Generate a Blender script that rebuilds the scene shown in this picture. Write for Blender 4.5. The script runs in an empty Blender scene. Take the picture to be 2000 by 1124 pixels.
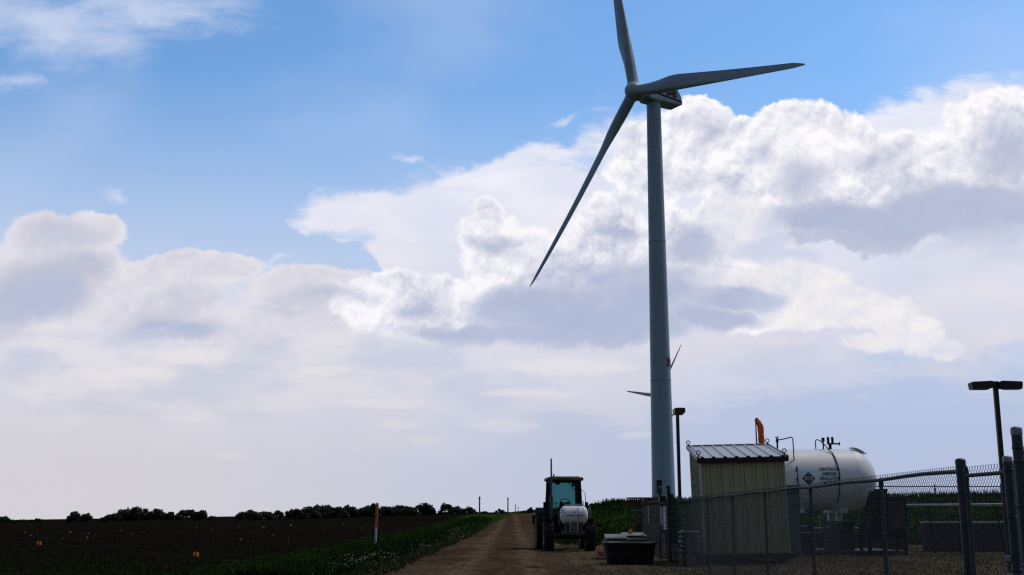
import bpy, bmesh, math, random
from mathutils import Vector, Matrix
random.seed(7)
R = math.radians
scene = bpy.context.scene
COL = scene.collection
scene.view_settings.view_transform = 'Standard'
scene.view_settings.look = 'None'
scene.view_settings.exposure = 0
scene.view_settings.gamma = 1
scene.render.engine = 'CYCLES'
scene.cycles.use_denoising = False
scene.cycles.denoiser = 'OPENIMAGEDENOISE'
scene.cycles.denoising_input_passes = 'RGB_ALBEDO_NORMAL'
scene.cycles.denoising_prefilter = 'ACCURATE'
scene.cycles.max_bounces = 6
scene.cycles.transparent_max_bounces = 8
scene.cycles.filter_width = 1.3
scene.cycles.use_adaptive_sampling = True
scene.cycles.adaptive_threshold = .010
scene.cycles.adaptive_min_samples = 10

EYE = 1.55
PITCH = R(11.26)
cam = bpy.data.cameras.new('camera')
cam.lens = 39.6
cam.sensor_width = 36
cam.clip_end = 20000
cam.clip_start = 0.1
co = bpy.data.objects.new('camera', cam)
COL.objects.link(co)
co.location = (0, 0, EYE)
co.rotation_euler = (R(90) + PITCH, 0, 0)
scene.camera = co

SUN_EL, SUN_AZ = R(58), R(62)      # azimuth measured clockwise from +Y
sun = bpy.data.lights.new('sun', 'SUN')
sun.energy = 1.4
sun.angle = R(6)
sun.color = (1, .95, .88)
so = bpy.data.objects.new('sun', sun)
COL.objects.link(so)
sd = Vector((math.sin(SUN_AZ) * math.cos(SUN_EL), math.cos(SUN_AZ) * math.cos(SUN_EL), math.sin(SUN_EL)))
so.rotation_euler = (-sd).to_track_quat('-Z', 'Y').to_euler()
so.location = sd * 50


def lin(r, g, b):
    f = lambda c: (c / 255 / 12.92) if c / 255 <= .04045 else ((c / 255 + .055) / 1.055) ** 2.4
    return (f(r), f(g), f(b), 1)


# ---------------------------------------------------------------- node maths
class S:
    """a socket or a number with operators that lay down Math nodes"""
    nt = None
    last = None

    def __init__(s, k): s.k = k

    def m(s, op, o=None, p=None, clamp=False):
        n = S.nt.nodes.new('ShaderNodeMath'); n.operation = op; n.use_clamp = clamp
        for i, q in enumerate((s, o, p)):
            if q is None: continue
            if isinstance(q, S): q = q.k
            if isinstance(q, (int, float)): n.inputs[i].default_value = q
            else: S.nt.links.new(q, n.inputs[i])
        return S(n.outputs[0])

    def __add__(s, o): return s.m('ADD', o)
    def __radd__(s, o): return s.m('ADD', o)
    def __sub__(s, o): return s.m('SUBTRACT', o)
    def __rsub__(s, o): return S(o).m('SUBTRACT', s)
    def __mul__(s, o): return s.m('MULTIPLY', o)
    def __rmul__(s, o): return s.m('MULTIPLY', o)
    def __truediv__(s, o): return s.m('DIVIDE', o)
    def mx(s, o): return s.m('MAXIMUM', o)
    def mn(s, o): return s.m('MINIMUM', o)
    def sat(s): return s.m('ADD', 0.0, clamp=True)
    def pw(s, o): return s.m('POWER', o)

    def ss(s, a, b, lo=0., hi=1.):
        n = S.nt.nodes.new('ShaderNodeMapRange'); n.interpolation_type = 'SMOOTHSTEP'
        S.nt.links.new(s.k, n.inputs[0])
        for i, q in enumerate((a, b, lo, hi)): n.inputs[i + 1].default_value = q
        return S(n.outputs[0])


def vmath(op, a, b=None, scale=None):
    n = S.nt.nodes.new('ShaderNodeVectorMath'); n.operation = op
    for i, q in enumerate((a, b)):
        if q is None: continue
        if isinstance(q, (tuple, list)): n.inputs[i].default_value = q
        else: S.nt.links.new(q, n.inputs[i])
    if scale is not None: n.inputs['Scale'].default_value = scale
    return n.outputs['Value'] if op in ('LENGTH', 'DOT_PRODUCT') else n.outputs[0]


def vscale(v, s):
    n = S.nt.nodes.new('ShaderNodeVectorMath'); n.operation = 'SCALE'
    S.nt.links.new(v, n.inputs[0])
    if isinstance(s, S): S.nt.links.new(s.k, n.inputs['Scale'])
    else: n.inputs['Scale'].default_value = s
    return n.outputs[0]


def noise(v, scale, detail=5, rough=.5, lac=2., dist=0., color=False, dim='2D', typ='FBM'):
    n = S.nt.nodes.new('ShaderNodeTexNoise'); n.noise_dimensions = dim
    n.noise_type = typ
    S.nt.links.new(v, n.inputs['Vector'])
    n.inputs['Scale'].default_value = scale; n.inputs['Detail'].default_value = detail
    n.inputs['Roughness'].default_value = rough; n.inputs['Lacunarity'].default_value = lac
    n.inputs['Distortion'].default_value = dist
    return n.outputs['Color'] if color else S(n.outputs[0])


def voro(v, scale, detail=3, rough=.5, smooth=.35):
    n = S.nt.nodes.new('ShaderNodeTexVoronoi'); n.feature = 'SMOOTH_F1'; n.voronoi_dimensions = '2D'
    n.normalize = True
    S.nt.links.new(v, n.inputs['Vector'])
    n.inputs['Scale'].default_value = scale; n.inputs['Detail'].default_value = detail
    n.inputs['Roughness'].default_value = rough; n.inputs['Smoothness'].default_value = smooth
    return S(n.outputs['Distance'])


def mixc(f, a, b):
    n = S.nt.nodes.new('ShaderNodeMix'); n.data_type = 'RGBA'; n.clamp_factor = True
    for i, q in ((0, f), (6, a), (7, b)):
        if isinstance(q, S): q = q.k
        if isinstance(q, (int, float, tuple)): n.inputs[i].default_value = q
        else: S.nt.links.new(q, n.inputs[i])
    return n.outputs[2]


# ---------------------------------------------------------------- sky
# cloud map over world directions east(+x)/up(+z) as seen towards +Y:  q = 2.2*(x/y, z/y)
def sky_uv(px, py):
    a = (px - 1000) / 2200; b = (562 - py) / 2200
    y = math.cos(PITCH) - b * math.sin(PITCH); z = math.sin(PITCH) + b * math.cos(PITCH)
    return 2.2 * a / y, 2.2 * z / y, 1 / y


def blob(q, cx, cy, rx, ry, rot=0, amp=1.):
    u, v, s = sky_uv(cx, cy)
    n = S.nt.nodes.new('ShaderNodeMapping'); n.vector_type = 'TEXTURE'
    S.nt.links.new(q, n.inputs[0])
    n.inputs['Location'].default_value = (u, v, 0)
    n.inputs['Rotation'].default_value = (0, 0, R(rot))
    n.inputs['Scale'].default_value = (rx / 1000 * s, ry / 1000 * s * s, 1)
    d = S(vmath('LENGTH', n.outputs[0]))
    if amp == 1: return 1 - d
    return d.m('MULTIPLY_ADD', -amp, amp)


def union(q, L, smooth=.12):
    # each ellipse waits for the one before it (a vanishing offset), which keeps the shader's working set small
    f = None
    for b in L:
        src = q
        if f is not None or S.last is not None:
            n = S.nt.nodes.new('ShaderNodeVectorMath'); n.operation = 'MULTIPLY_ADD'
            S.nt.links.new((f or S.last).k, n.inputs[0]); n.inputs[1].default_value = (1e-9,) * 3
            S.nt.links.new(q, n.inputs[2]); src = n.outputs[0]
        g = blob(src, *b)
        f = g if f is None else f.m('SMOOTH_MAX', g, smooth)
        S.last = f
    return f


VEIL = [(700, 408, 150, 52, 4), (860, 425, 230, 95, 5), (1080, 420, 280, 130, 5), (1000, 320, 170, 26, 7, .75),
        (930, 520, 190, 130), (1260, 380, 200, 170), (1500, 520, 460, 260), (1900, 520, 380, 240),
        (1800, 235, 320, 55, 12, .7), (330, 545, 230, 65), (60, 560, 170, 120), (620, 610, 260, 85), (500, 740, 800, 175),
        (1100, 720, 600, 120), (760, 520, 70, 45)]
WISP = [(1088, 247, 48, 13, 25), (785, 306, 42, 11, -4), (222, 375, 40, 15, -10, .8), (30, 172, 80, 22, 5, .7), (975, 312, 130, 24, 8),
        (90, 50, 330, 78, -3, .95), (290, 15, 240, 60, -10, .95), (380, 40, 60, 30, -20, .7), (545, 508, 48, 12, 10),
        (1130, 290, 50, 14, 20), (880, 320, 60, 10, -5),
        (1890, 190, 200, 35, 14, .7), (1750, 235, 120, 30, 10, .7)]
CUM = [(1355, 262, 85, 72), (1366, 222, 42, 34), (1460, 275, 90, 50), (1530, 255, 80, 62), (1600, 262, 105, 68), (1665, 310, 110, 75),
       (1500, 350, 130, 120), (1800, 330, 190, 85), (1935, 262, 110, 88), (2040, 270, 130, 100), (1700, 410, 250, 85), (1900, 390, 260, 90), (1245, 300, 55, 70), (1290, 330, 120, 60)]
CUM2 = [(950, 455, 62, 62), (955, 415, 36, 30), (1010, 515, 120, 70), (1190, 425, 72, 55), (1190, 480, 95, 85), (1140, 580, 230, 95),
        (1350, 500, 140, 110), (1440, 595, 160, 65), (780, 560, 70, 35), (740, 600, 90, 60), (850, 575, 90, 45), (850, 630, 160, 60)]
CUM3 = [(1480, 470, 90, 50), (1570, 540, 100, 50), (1640, 610, 100, 46), (1735, 615, 80, 44), (1440, 430, 90, 50), (1620, 555, 62, 36), (1560, 510, 80, 36), (1560, 600, 130, 55), (1690, 590, 65, 40), (1780, 655, 72, 46), (1690, 682, 62, 20), (1840, 692, 55, 22),
        (1600, 630, 90, 30)]
CUM4 = [(85, 475, 72, 60), (185, 448, 62, 40), (130, 560, 150, 100), (0, 590, 120, 110), (345, 525, 150, 36), (440, 525, 80, 30, 5),
        (610, 562, 120, 45), (670, 590, 90, 50), (260, 590, 220, 60), (560, 660, 240, 60)]
SHADE = [(1100, 668, 320, 36, 0, 1.3), (900, 660, 140, 30, 0, 1.), (1350, 650, 170, 34, 0, 1.2), (1840, 452, 340, 62, 8, 1.5), (1600, 480, 220, 44, 2, 1.2), (1240, 640, 200, 50, 0, 1.1),
         (60, 570, 150, 80, 0, 1.), (150, 530, 90, 60, 0, .8), (330, 650, 190, 55, 0, .7), (110, 460, 110, 60, 0, .45), (1120, 610, 240, 75, 0, 1.15),
         (1230, 560, 260, 95, 0, .9), (1370, 480, 120, 75, 0, .8), (1440, 605, 140, 45, 0, .8), (1650, 420, 210, 52, 0, 1.2),
         (1860, 385, 240, 60, 5, 1.1), (1960, 290, 140, 80, 0, .7), (1560, 345, 70, 70, 0, .6), (960, 480, 52, 34, 0, .8),
         (1190, 440, 70, 36, 0, .7), (1500, 300, 50, 40, 0, .4), (1380, 270, 50, 50, 0, .35), (640, 590, 90, 30, 0, .6), (800, 610, 90, 40, 0, .6),
         (560, 610, 130, 40, 0, .5), (1690, 295, 110, 40, 0, .5), (1000, 690, 180, 25, 0, .5), (800, 790, 80, 22, 0, .45), (900, 760, 300, 30, 0, .3)]
BASE = [(1860, 432, 260, 50, 8), (1000, 655, 200, 34), (1330, 640, 190, 34), (1120, 625, 230, 50), (1280, 600, 170, 55), (1450, 600, 110, 34), (1660, 425, 180, 36, 4), (1850, 395, 190, 40, 8), (60, 590, 120, 62), (330, 655, 150, 26), (980, 600, 90, 40)]
LOW = [(330, 760, 480, 85, -2), (900, 745, 420, 70), (1120, 705, 260, 36, 3), (1900, 500, 240, 60, 14, .6), (700, 690, 260, 45),
       (150, 700, 260, 60), (1500, 720, 260, 40)]
PATCH = [(450, 886, 48, 13, -5), (970, 832, 85, 15), (830, 858, 34, 11), (1245, 846, 40, 9), (1090, 715, 190, 20, 2),
         (1040, 770, 120, 12), (740, 790, 100, 12), (250, 730, 120, 16), (640, 730, 90, 14), (1480, 552, 60, 24), (1690, 682, 55, 20), (370, 700, 100, 16), (790, 830, 60, 9)]
HOLE = [(610, 478, 130, 30, -22), (690, 505, 80, 16, -32), (560, 470, 90, 30, -15), (480, 690, 120, 22, 0, .6), (380, 465, 150, 36), (1440, 225, 40, 30)]


def build_world():
    w = bpy.data.worlds.new('World'); scene.world = w; w.use_nodes = True
    nt = w.node_tree; S.nt = nt
    nt.nodes.clear()
    out = nt.nodes.new('ShaderNodeOutputWorld'); bg = nt.nodes.new('ShaderNodeBackground')
    nt.links.new(bg.outputs[0], out.inputs[0])
    tc = nt.nodes.new('ShaderNodeTexCoord')
    d = tc.outputs['Generated']
    sx = nt.nodes.new('ShaderNodeSeparateXYZ'); nt.links.new(d, sx.inputs[0])
    x, y, z = (S(sx.outputs[i]) for i in range(3))
    yy = y.mx(.08)
    u, v = x / yy * 2.2, z / yy * 2.2
    cb = nt.nodes.new('ShaderNodeCombineXYZ'); nt.links.new(u.k, cb.inputs[0]); nt.links.new(v.k, cb.inputs[1])
    q = cb.outputs[0]
    # Nishita base
    sk = nt.nodes.new('ShaderNodeTexSky'); sk.sky_type = 'NISHITA'; sk.sun_disc = False
    sk.sun_elevation = SUN_EL; sk.sun_rotation = SUN_AZ; sk.dust_density = .6; sk.ozone_density = 1.4; sk.air_density = 1.
    base = vscale(sk.outputs[0], .10)
    base = vmath('MULTIPLY', base, (.98, 1.36, 1.62))
    base = mixc((S(vmath('LENGTH', base)) * 0 + 1) * 0, base, base) if False else base
    # haze towards the horizon, warmer on the left
    side = u.ss(-.9, .7)
    haze = mixc(side, lin(211, 208, 215), lin(181, 193, 221))
    mid = mixc(side, lin(204, 211, 230), lin(184, 203, 234))
    col = mixc(v.ss(.95, .25), base, mid)
    col = mixc(v.ss(.42, .0), col, haze)
    thin = noise(vmath('MULTIPLY', q, (1, 1.7, 1)), 1.3, 5, .5)
    col = mixc((thin.ss(.42, .75) * .28).sat(), col, lin(205, 216, 240))
    # warps
    n1 = vmath('SUBTRACT', noise(q, 3.2, 7, .58, color=True), (.5, .5, .5))
    n2 = vmath('SUBTRACT', noise(q, 16, 5, .6, color=True), (.5, .5, .5))
    stretch = vmath('MULTIPLY', q, (1, 2.6, 1))
    rot = nt.nodes.new('ShaderNodeMapping'); nt.links.new(q, rot.inputs[0])
    rot.inputs['Rotation'].default_value = (0, 0, R(-14)); rot.inputs['Scale'].default_value = (1, 3.2, 1)
    fib = noise(rot.outputs[0], 7, 9, .62, dist=.35)
    fib2 = noise(stretch, 2.6, 9, .6, dist=.2)
    qa = vmath('ADD', q, vscale(n1, .13))
    qa = vmath('ADD', qa, vscale(n2, .035))
    # high thin veil
    fv = union(qa, VEIL, .2) + (fib - .5) * .75 + (fib2 - .5) * .5
    hole = union(qa, HOLE, .1)
    fv = fv - hole.ss(-.25, .6) * 1.15
    av = fv.ss(-.08, .42)
    veilc = mixc(v.ss(.25, .75), lin(220, 217, 226), lin(247, 245, 252))
    veilc = mixc(noise(stretch, 3.4, 7, .55).ss(.38, .68) * .5, veilc, lin(210, 216, 238))
    col = mixc(av * .93, col, veilc)
    fw = union(qa, WISP, .05) + (fib - .5) * 1.1
    col = mixc(fw.ss(-.1, .95) * .62, col, lin(224, 229, 245))
    # cumulus: heaped lobes from voronoi, relief lit from above
    sh = union(vmath('ADD', q, vscale(n1, .16)), SHADE, .15) + (fib2 - .5) * .35
    sh = sh.ss(.0, .62)

    def relief(dx, dy):
        o = vmath('ADD', q, (dx, dy, 0))
        o = vmath('ADD', o, vscale(n1, .09))
        b = 1 - voro(vmath('ADD', o, vscale(n2, .016)), 7.5, 4, .6, .5)
        c = noise(o, 18, 6, .6)
        return b, c
    def knobs(dx, dy):
        o = vmath('ADD', vmath('ADD', q, (dx, dy, 0)), vscale(n2, .02))
        return 1 - voro(vmath('ADD', o, vscale(n1, .05)), 24, 2, .55, .35)
    k0 = knobs(0, 0); k1 = knobs(-.003, .007)
    b0, c0 = relief(0, 0)
    b1, c1 = relief(-.007, .018)
    lit = ((b0 - b1) * 2.5 + (k0 - k1) * .75 + (c0 - c1) * .15)
    big = noise(vmath('ADD', q, vscale(n1, .1)), 4.2, 5, .55)
    bump = (b0 - .66) * 1.2 + (k0 - .62) * .38 + (c0 - .5) * .35

    def cum(col, L, w0, w1, white, grey, k, soft, sm=.1, light=1.):
        qq = vmath('ADD', q, vscale(n1, w0)); qq = vmath('ADD', qq, vscale(n2, w1))
        f = union(qq, L, sm) + bump * k
        a = f.ss(0.0, soft)
        rim = f.ss(.5, .06)
        g = ((lit * light + rim * .26 + .68 + (big - .5) * .8 + (b0 - .66) * .5).sat() * (1 - sh * .80)).sat()
        c = mixc(g, grey, white)
        return mixc(a, col, c)
    col = cum(col, CUM4, .08, .03, lin(228, 225, 233), lin(184, 190, 210), .5, .22, light=.45)
    col = cum(col, CUM2, .06, .025, lin(250, 248, 252), lin(172, 181, 209), .75, .24)
    col = cum(col, CUM, .06, .03, lin(253, 251, 254), lin(176, 184, 210), .8, .17)
    col = cum(col, CUM3, .06, .03, lin(243, 239, 241), lin(203, 211, 232), .9, .5, light=.8)
    # flat grey bases and the thinner cloud hanging below them
    col = mixc(union(vmath('ADD', q, vscale(n1, .12)), BASE, .15).ss(-.02, .55) * .62, col, mixc(fib2, lin(166, 178, 209), lin(188, 197, 220)))
    lv = (union(vmath('ADD', q, vscale(n1, .07)), LOW, .12) + (fib2 - .5) * .5 + (big - .5) * .35).ss(-.05, .45)
    lowc = mixc(noise(stretch, 4.5, 8, .58).ss(.36, .66), lin(228, 225, 231), lin(200, 205, 223))
    col = mixc(lv * .85, col, mixc(side, lowc, mixc(.5, lowc, lin(206, 214, 234))))
    pt = (union(vmath('ADD', q, vscale(n1, .05)), PATCH, .05) + (fib - .5) * 1.1 + (b0 - .6) * 1.4 - .1).ss(.0, .6)
    col = mixc(pt * .6, col, lin(236, 231, 233))
    # low haze over everything near the horizon
    col = mixc(v.ss(.36, .02) * .8, col, haze)
    # only the sky ahead carries this bank; elsewhere blue with thin cloud, dimmed to cut light on the ground
    back = vscale(sk.outputs[0], .055)
    back = mixc(noise(d, 2.2, 6, .6, dim='3D').ss(.45, .75) * .6, back, (.26, .27, .31, 1))
    back = mixc(z.ss(.25, -.02) * .7, back, (.2, .21, .24, 1))
    col = mixc(y.ss(.15, .6), back, col)
    col = mixc(z.ss(-.005, -.03), col, (.03, .03, .028, 1))
    nt.links.new(col, bg.inputs[0]); bg.inputs[1].default_value = 1.0
    w.cycles.sampling_method = 'MANUAL'; w.cycles.sample_map_resolution = 512


build_world()

# ================================================================ helpers
def nmat(name, build):
    m = bpy.data.materials.new(name); m.use_nodes = True
    nt = m.node_tree; S.nt = nt; S.last = None
    bs = nt.nodes['Principled BSDF']
    build(nt, bs)
    return m


def objco(nt):
    n = nt.nodes.new('ShaderNodeTexCoord'); return n.outputs['Object']


def worldco(nt):
    n = nt.nodes.new('ShaderNodeNewGeometry'); return n.outputs['Position']


def bumpn(nt, bs, h, strength=.4, dist=.02):
    b = nt.nodes.new('ShaderNodeBump'); b.inputs['Strength'].default_value = strength; b.inputs['Distance'].default_value = dist
    nt.links.new(h.k, b.inputs['Height']); nt.links.new(b.outputs[0], bs.inputs['Normal'])


def mat(name, c, rough=.6, metal=0., var=.25, scale=3., bump=0., dirt=None, spec=.4, streak=False):
    """painted / plastic / metal surface with uneven tone and grime"""
    def f(nt, bs):
        o = objco(nt)
        if streak:
            o = vmath('MULTIPLY', o, (1, 1, .12))
        a = noise(o, scale, 6, .6, dim='3D')
        b = noise(o, scale * 7, 3, .6, dim='3D')
        k = (a * .7 + b * .3).ss(.3, .7)
        c1 = tuple(x * (1 - var) for x in c[:3]) + (1,)
        c2 = tuple(min(1, x * (1 + var * .6)) for x in c[:3]) + (1,)
        col = mixc(k, c1, c2)
        if dirt: col = mixc(a.ss(.52, .72) * .6, col, dirt)
        nt.links.new(col, bs.inputs['Base Color'])
        r = k * .18 + (rough - .09); nt.links.new(r.k, bs.inputs['Roughness'])
        bs.inputs['Metallic'].default_value = metal
        bs.inputs['Specular IOR Level'].default_value = spec
        if bump: bumpn(nt, bs, b, bump, .01)
    return nmat(name, f)


class MB:
    def __init__(s): s.bm = bmesh.new()

    def add(s, verts, faces, smooth=False):
        vs = [s.bm.verts.new(v) for v in verts]
        for f in faces:
            try:
                q = s.bm.faces.new([vs[i] for i in f]); q.smooth = smooth
            except ValueError:
                pass
        return s

    def box(s, c, d, rot=None, bev=0.):
        t = bmesh.new(); bmesh.ops.create_cube(t, size=1)
        bmesh.ops.scale(t, vec=d, verts=t.verts)
        if bev: bmesh.ops.bevel(t, geom=t.edges[:], offset=bev, segments=2, affect='EDGES', profile=.5)
        M = Matrix.Translation(c) @ (rot if rot is not None else Matrix())
        s.merge(t, M); return s

    def merge(s, t, M=None):
        if M is not None: bmesh.ops.transform(t, matrix=M, verts=t.verts)
        t.verts.index_update()
        vs = [s.bm.verts.new(v.co) for v in t.verts]
        for f in t.faces:
            try:
                q = s.bm.faces.new([vs[v.index] for v in f.verts]); q.smooth = f.smooth
            except ValueError: pass
        t.free()

    def tube(s, pts, r, n=10, caps=True, smooth=True):
        pts = [Vector(p) for p in pts]
        rs = r if isinstance(r, (list, tuple)) else [r] * len(pts)
        vs, fs = [], []
        up = None
        for i, p in enumerate(pts):
            a = pts[max(0, i - 1)]; b = pts[min(len(pts) - 1, i + 1)]
            t = (b - a).normalized()
            if up is None:
                up = Vector((0, 0, 1)) if abs(t.z) < .9 else Vector((1, 0, 0))
            u = (up - t * up.dot(t)).normalized(); w = t.cross(u); up = u
            for k in range(n):
                an = 2 * math.pi * k / n
                vs.append(p + (u * math.cos(an) + w * math.sin(an)) * rs[i])
        for i in range(len(pts) - 1):
            for k in range(n):
                a = i * n + k; b = i * n + (k + 1) % n
                fs.append((a, b, b + n, a + n))
        s.add(vs, fs, smooth)
        if caps:
            s.add(vs[:n][::-1], [tuple(range(n))]); s.add(vs[-n:], [tuple(range(n))])
        return s

    def lathe(s, prof, n=32, M=None, smooth=True):
        """prof: (r, z) pairs turned about z"""
        vs, fs = [], []
        M = M or Matrix()
        for r, z in prof:
            for k in range(n):
                a = 2 * math.pi * k / n
                vs.append(M @ Vector((r * math.cos(a), r * math.sin(a), z)))
        for i in range(len(prof) - 1):
            for k in range(n):
                a = i * n + k; b = i * n + (k + 1) % n
                fs.append((a, b, b + n, a + n))
        s.add(vs, fs, smooth); return s

    def prism(s, poly, y0, y1, M=None):
        """poly in xz extruded along y"""
        M = M or Matrix(); n = len(poly)
        vs = [M @ Vector((p[0], y0, p[1])) for p in poly] + [M @ Vector((p[0], y1, p[1])) for p in poly]
        fs = [tuple(range(n)), tuple(range(2 * n - 1, n - 1, -1))] + [(i, i + n, (i + 1) % n + n, (i + 1) % n) for i in range(n)]
        s.add(vs, fs); return s

    def build(s, name, m, parent=None, loc=None, smooth=None):
        bmesh.ops.recalc_face_normals(s.bm, faces=s.bm.faces[:])
        me = bpy.data.meshes.new(name); s.bm.to_mesh(me); s.bm.free()
        return link(name, me, m, parent, loc)


def link(name, me, m, parent=None, loc=None):
    if m: me.materials.append(m)
    o = bpy.data.objects.new(name, me); COL.objects.link(o)
    if parent: o.parent = parent
    if loc: o.location = loc
    return o


def raw(name, vs, fs, m, parent=None, smooth=False):
    me = bpy.data.meshes.new(name); me.from_pydata(vs, [], fs); me.update()
    if smooth: me.polygons.foreach_set('use_smooth', [True] * len(me.polygons))
    return link(name, me, m, parent)


def tag(o, label=None, cat=None, group=None, kind=None):
    if label: o['label'] = label
    if cat: o['category'] = cat
    if group: o['group'] = group
    if kind: o['kind'] = kind
    return o


def empty(name, label, cat, loc=(0, 0, 0), rz=0., group=None):
    o = bpy.data.objects.new(name, None); COL.objects.link(o)
    o.location = loc; o.rotation_euler = (0, 0, rz); o.empty_display_size = .2
    return tag(o, label, cat, group)


def copy_tree(o, parent=None):
    c = o.copy(); COL.objects.link(c); c.parent = parent
    for ch in [k for k in COL.objects if k.parent == o]:
        copy_tree(ch, c)
    return c


def text_mesh(txt, size, align='CENTER', bold=.0):
    cu = bpy.data.curves.new('lettering', 'FONT'); cu.body = txt; cu.size = size; cu.align_x = align; cu.align_y = 'CENTER'
    cu.offset = bold; cu.resolution_u = 3; cu.space_character = 1.05
    o = bpy.data.objects.new('lettering', cu); COL.objects.link(o)
    dg = bpy.context.evaluated_depsgraph_get(); me = bpy.data.meshes.new_from_object(o.evaluated_get(dg))
    bpy.data.objects.remove(o); bpy.data.curves.remove(cu)
    return [tuple(v.co) for v in me.vertices], [tuple(p.vertices) for p in me.polygons]


def sstep(a, b, x):
    t = max(0., min(1., (x - a) / (b - a))); return t * t * (3 - 2 * t)


def terr(x, y):
    z = 0.
    if y > 60:
        z += .0155 * min(x, 0) * sstep(70, 320, y)
    z += sstep(3.2, 10, x) * (sstep(60, 108, y) * 2.35 + sstep(60, 120, y) * .022 * max(0, min(x, 120) - 8))
    z += 1.15 * sstep(80, 250, y) * (1 - sstep(265, 420, y)) * sstep(-70, -4, x) * (1 - sstep(3, 9, x))
    # gentle crown where the lane goes over the rise
    z += .10 * math.sin(x * .11 + y * .023) * sstep(60, 140, y) * sstep(-9, -40, x)
    return z


def place(px, py, h=0.):
    """point at height h above the ground where the line of sight through this spot of the photo comes down"""
    a = (px - 1000) / 2200; b = (562 - py) / 2200
    d = Vector((a, math.cos(PITCH) - b * math.sin(PITCH), math.sin(PITCH) + b * math.cos(PITCH)))
    t = 8.
    while t < 3000:
        p = Vector((0, 0, EYE)) + d * t
        if p.z <= terr(p.x, p.y) + h: break
        t *= 1.004
    return p.x, p.y


def X(px, Y, z=1.5):
    """east coordinate of something seen at column px of the photo and standing Y metres ahead"""
    return (px - 1000) / 2200 * (Y * math.cos(PITCH) + (z - EYE) * math.sin(PITCH))


def Z(py, Y):
    b = (562 - py) / 2200
    return EYE + Y * (math.sin(PITCH) + b * math.cos(PITCH)) / (math.cos(PITCH) - b * math.sin(PITCH))


RX, RY, RZ = (lambda a: Matrix.Rotation(R(a), 4, 'X')), (lambda a: Matrix.Rotation(R(a), 4, 'Y')), (lambda a: Matrix.Rotation(R(a), 4, 'Z'))
T = Matrix.Translation

# ================================================================ ground
def ground_mat(nt, bs):
    p = worldco(nt)
    sx = nt.nodes.new('ShaderNodeSeparateXYZ'); nt.links.new(p, sx.inputs[0]); x, y = S(sx.outputs[0]), S(sx.outputs[1])
    big = noise(p, .05, 5, .6); med = noise(p, .7, 6, .65); fin = noise(p, 9, 5, .7)
    rows = noise(vmath('MULTIPLY', p, (.12, 2.2, 1)), 1., 4, .6)
    soil = mixc((med * .5 + fin * .5).ss(.35, .65), (.0065, .005, .0038, 1), (.022, .0165, .012, 1))
    soil = mixc(rows.ss(.42, .62) * .6, soil, (.0045, .0034, .0027, 1))
    soil = mixc((big + med * .3).ss(.55, .8) * .5, soil, (.0095, .0095, .005, 1))
    weed = mixc(fin.ss(.35, .65), (.005, .009, .003, 1), (.015, .022, .007, 1))
    near = y.ss(52, 30) * (med + fin * .4).ss(.5, .8)
    soil = mixc(near * .8, soil, weed)
    edge = (x + (med - .5) * 3.2 + (fin - .5) * 1.2)
    gm = edge.ss(-9.2, -7.4)
    grass = mixc((med * .6 + fin * .4).ss(.35, .65), (.010, .028, .005, 1), (.032, .070, .013, 1))
    grass = mixc(noise(p, .22, 4, .6).ss(.4, .7) * .5, grass, (.035, .05, .014, 1))
    col = mixc(gm, soil, grass)
    nt.links.new(col, bs.inputs['Base Color']); bs.inputs['Roughness'].default_value = 1; bs.inputs['Specular IOR Level'].default_value = 0
    bumpn(nt, bs, med * .6 + fin * .4, .9, .25)


def gravel_mat(dirtc, lightc, tracks):
    def f(nt, bs):
        p = worldco(nt)
        sx = nt.nodes.new('ShaderNodeSeparateXYZ'); nt.links.new(p, sx.inputs[0]); x, y = S(sx.outputs[0]), S(sx.outputs[1])
        med = noise(p, .9, 6, .65); fin = noise(p, 14, 5, .75); big = noise(p, .16, 4, .6)
        lng = noise(vmath('MULTIPLY', p, (1, .08, 1)), 2.6, 5, .6)
        k = (med * .3 + fin * .35 + lng * .35 + (big - .5) * .4).ss(.38, .64)
        c = mixc(k, dirtc, lightc)
        if tracks:
            xx = x + (big - .5) * 1.3
            tr = ((xx + 1.25).m('ABSOLUTE')).ss(.55, .1).mx(((xx - .55).m('ABSOLUTE')).ss(.55, .1))
            c = mixc(tr * (med + lng * .6).ss(.55, .95) * .8, c, tuple(v * 1.5 for v in lightc[:3]) + (1,))
            c = mixc((med * .5 + lng * .5).ss(.5, .62) * .6, c, tuple(v * .55 for v in dirtc[:3]) + (1,))
        else:
            c = mixc((med + (fin - .5) * .6).ss(.52, .68) * .65, c, (.03, .036, .016, 1))
        nt.links.new(c, bs.inputs['Base Color']); bs.inputs['Roughness'].default_value = 1; bs.inputs['Specular IOR Level'].default_value = 0
        bumpn(nt, bs, fin * .6 + med * .4, .8, .06)
    return f


def axis_lines(lo, hi, fine_lo, fine_hi, step, grow=1.22):
    a = []
    v = fine_lo
    while v <= fine_hi: a.append(v); v += step
    s = step; v = a[-1]
    while v < hi: s *= grow; v += s; a.append(v)
    s = step; v = fine_lo
    while v > lo: s *= grow; v -= s; a.insert(0, v)
    return a


M_ground = nmat('soil_and_grass', ground_mat)
xs = axis_lines(-5000, 5000, -30, 32, .8); ys = axis_lines(-80, 9000, 0, 125, 1.0)
rg = random.Random(3)
vs = []
for y in ys:
    for x in xs:
        z = terr(x, y)
        if -40 < x < -8.5 and 20 < y < 110: z += rg.uniform(-.05, .06)
        vs.append((x, y, z))
nx = len(xs)
fs = [(j * nx + i, j * nx + i + 1, (j + 1) * nx + i + 1, (j + 1) * nx + i) for j in range(len(ys) - 1) for i in range(nx - 1)]
g = raw('ground', vs, fs, M_ground, smooth=True); g['kind'] = 'structure'


def bend(y): return .00011 * max(0, y - 60) ** 2 if y < 300 else .00011 * 240 ** 2 + .053 * (y - 300)


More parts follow.
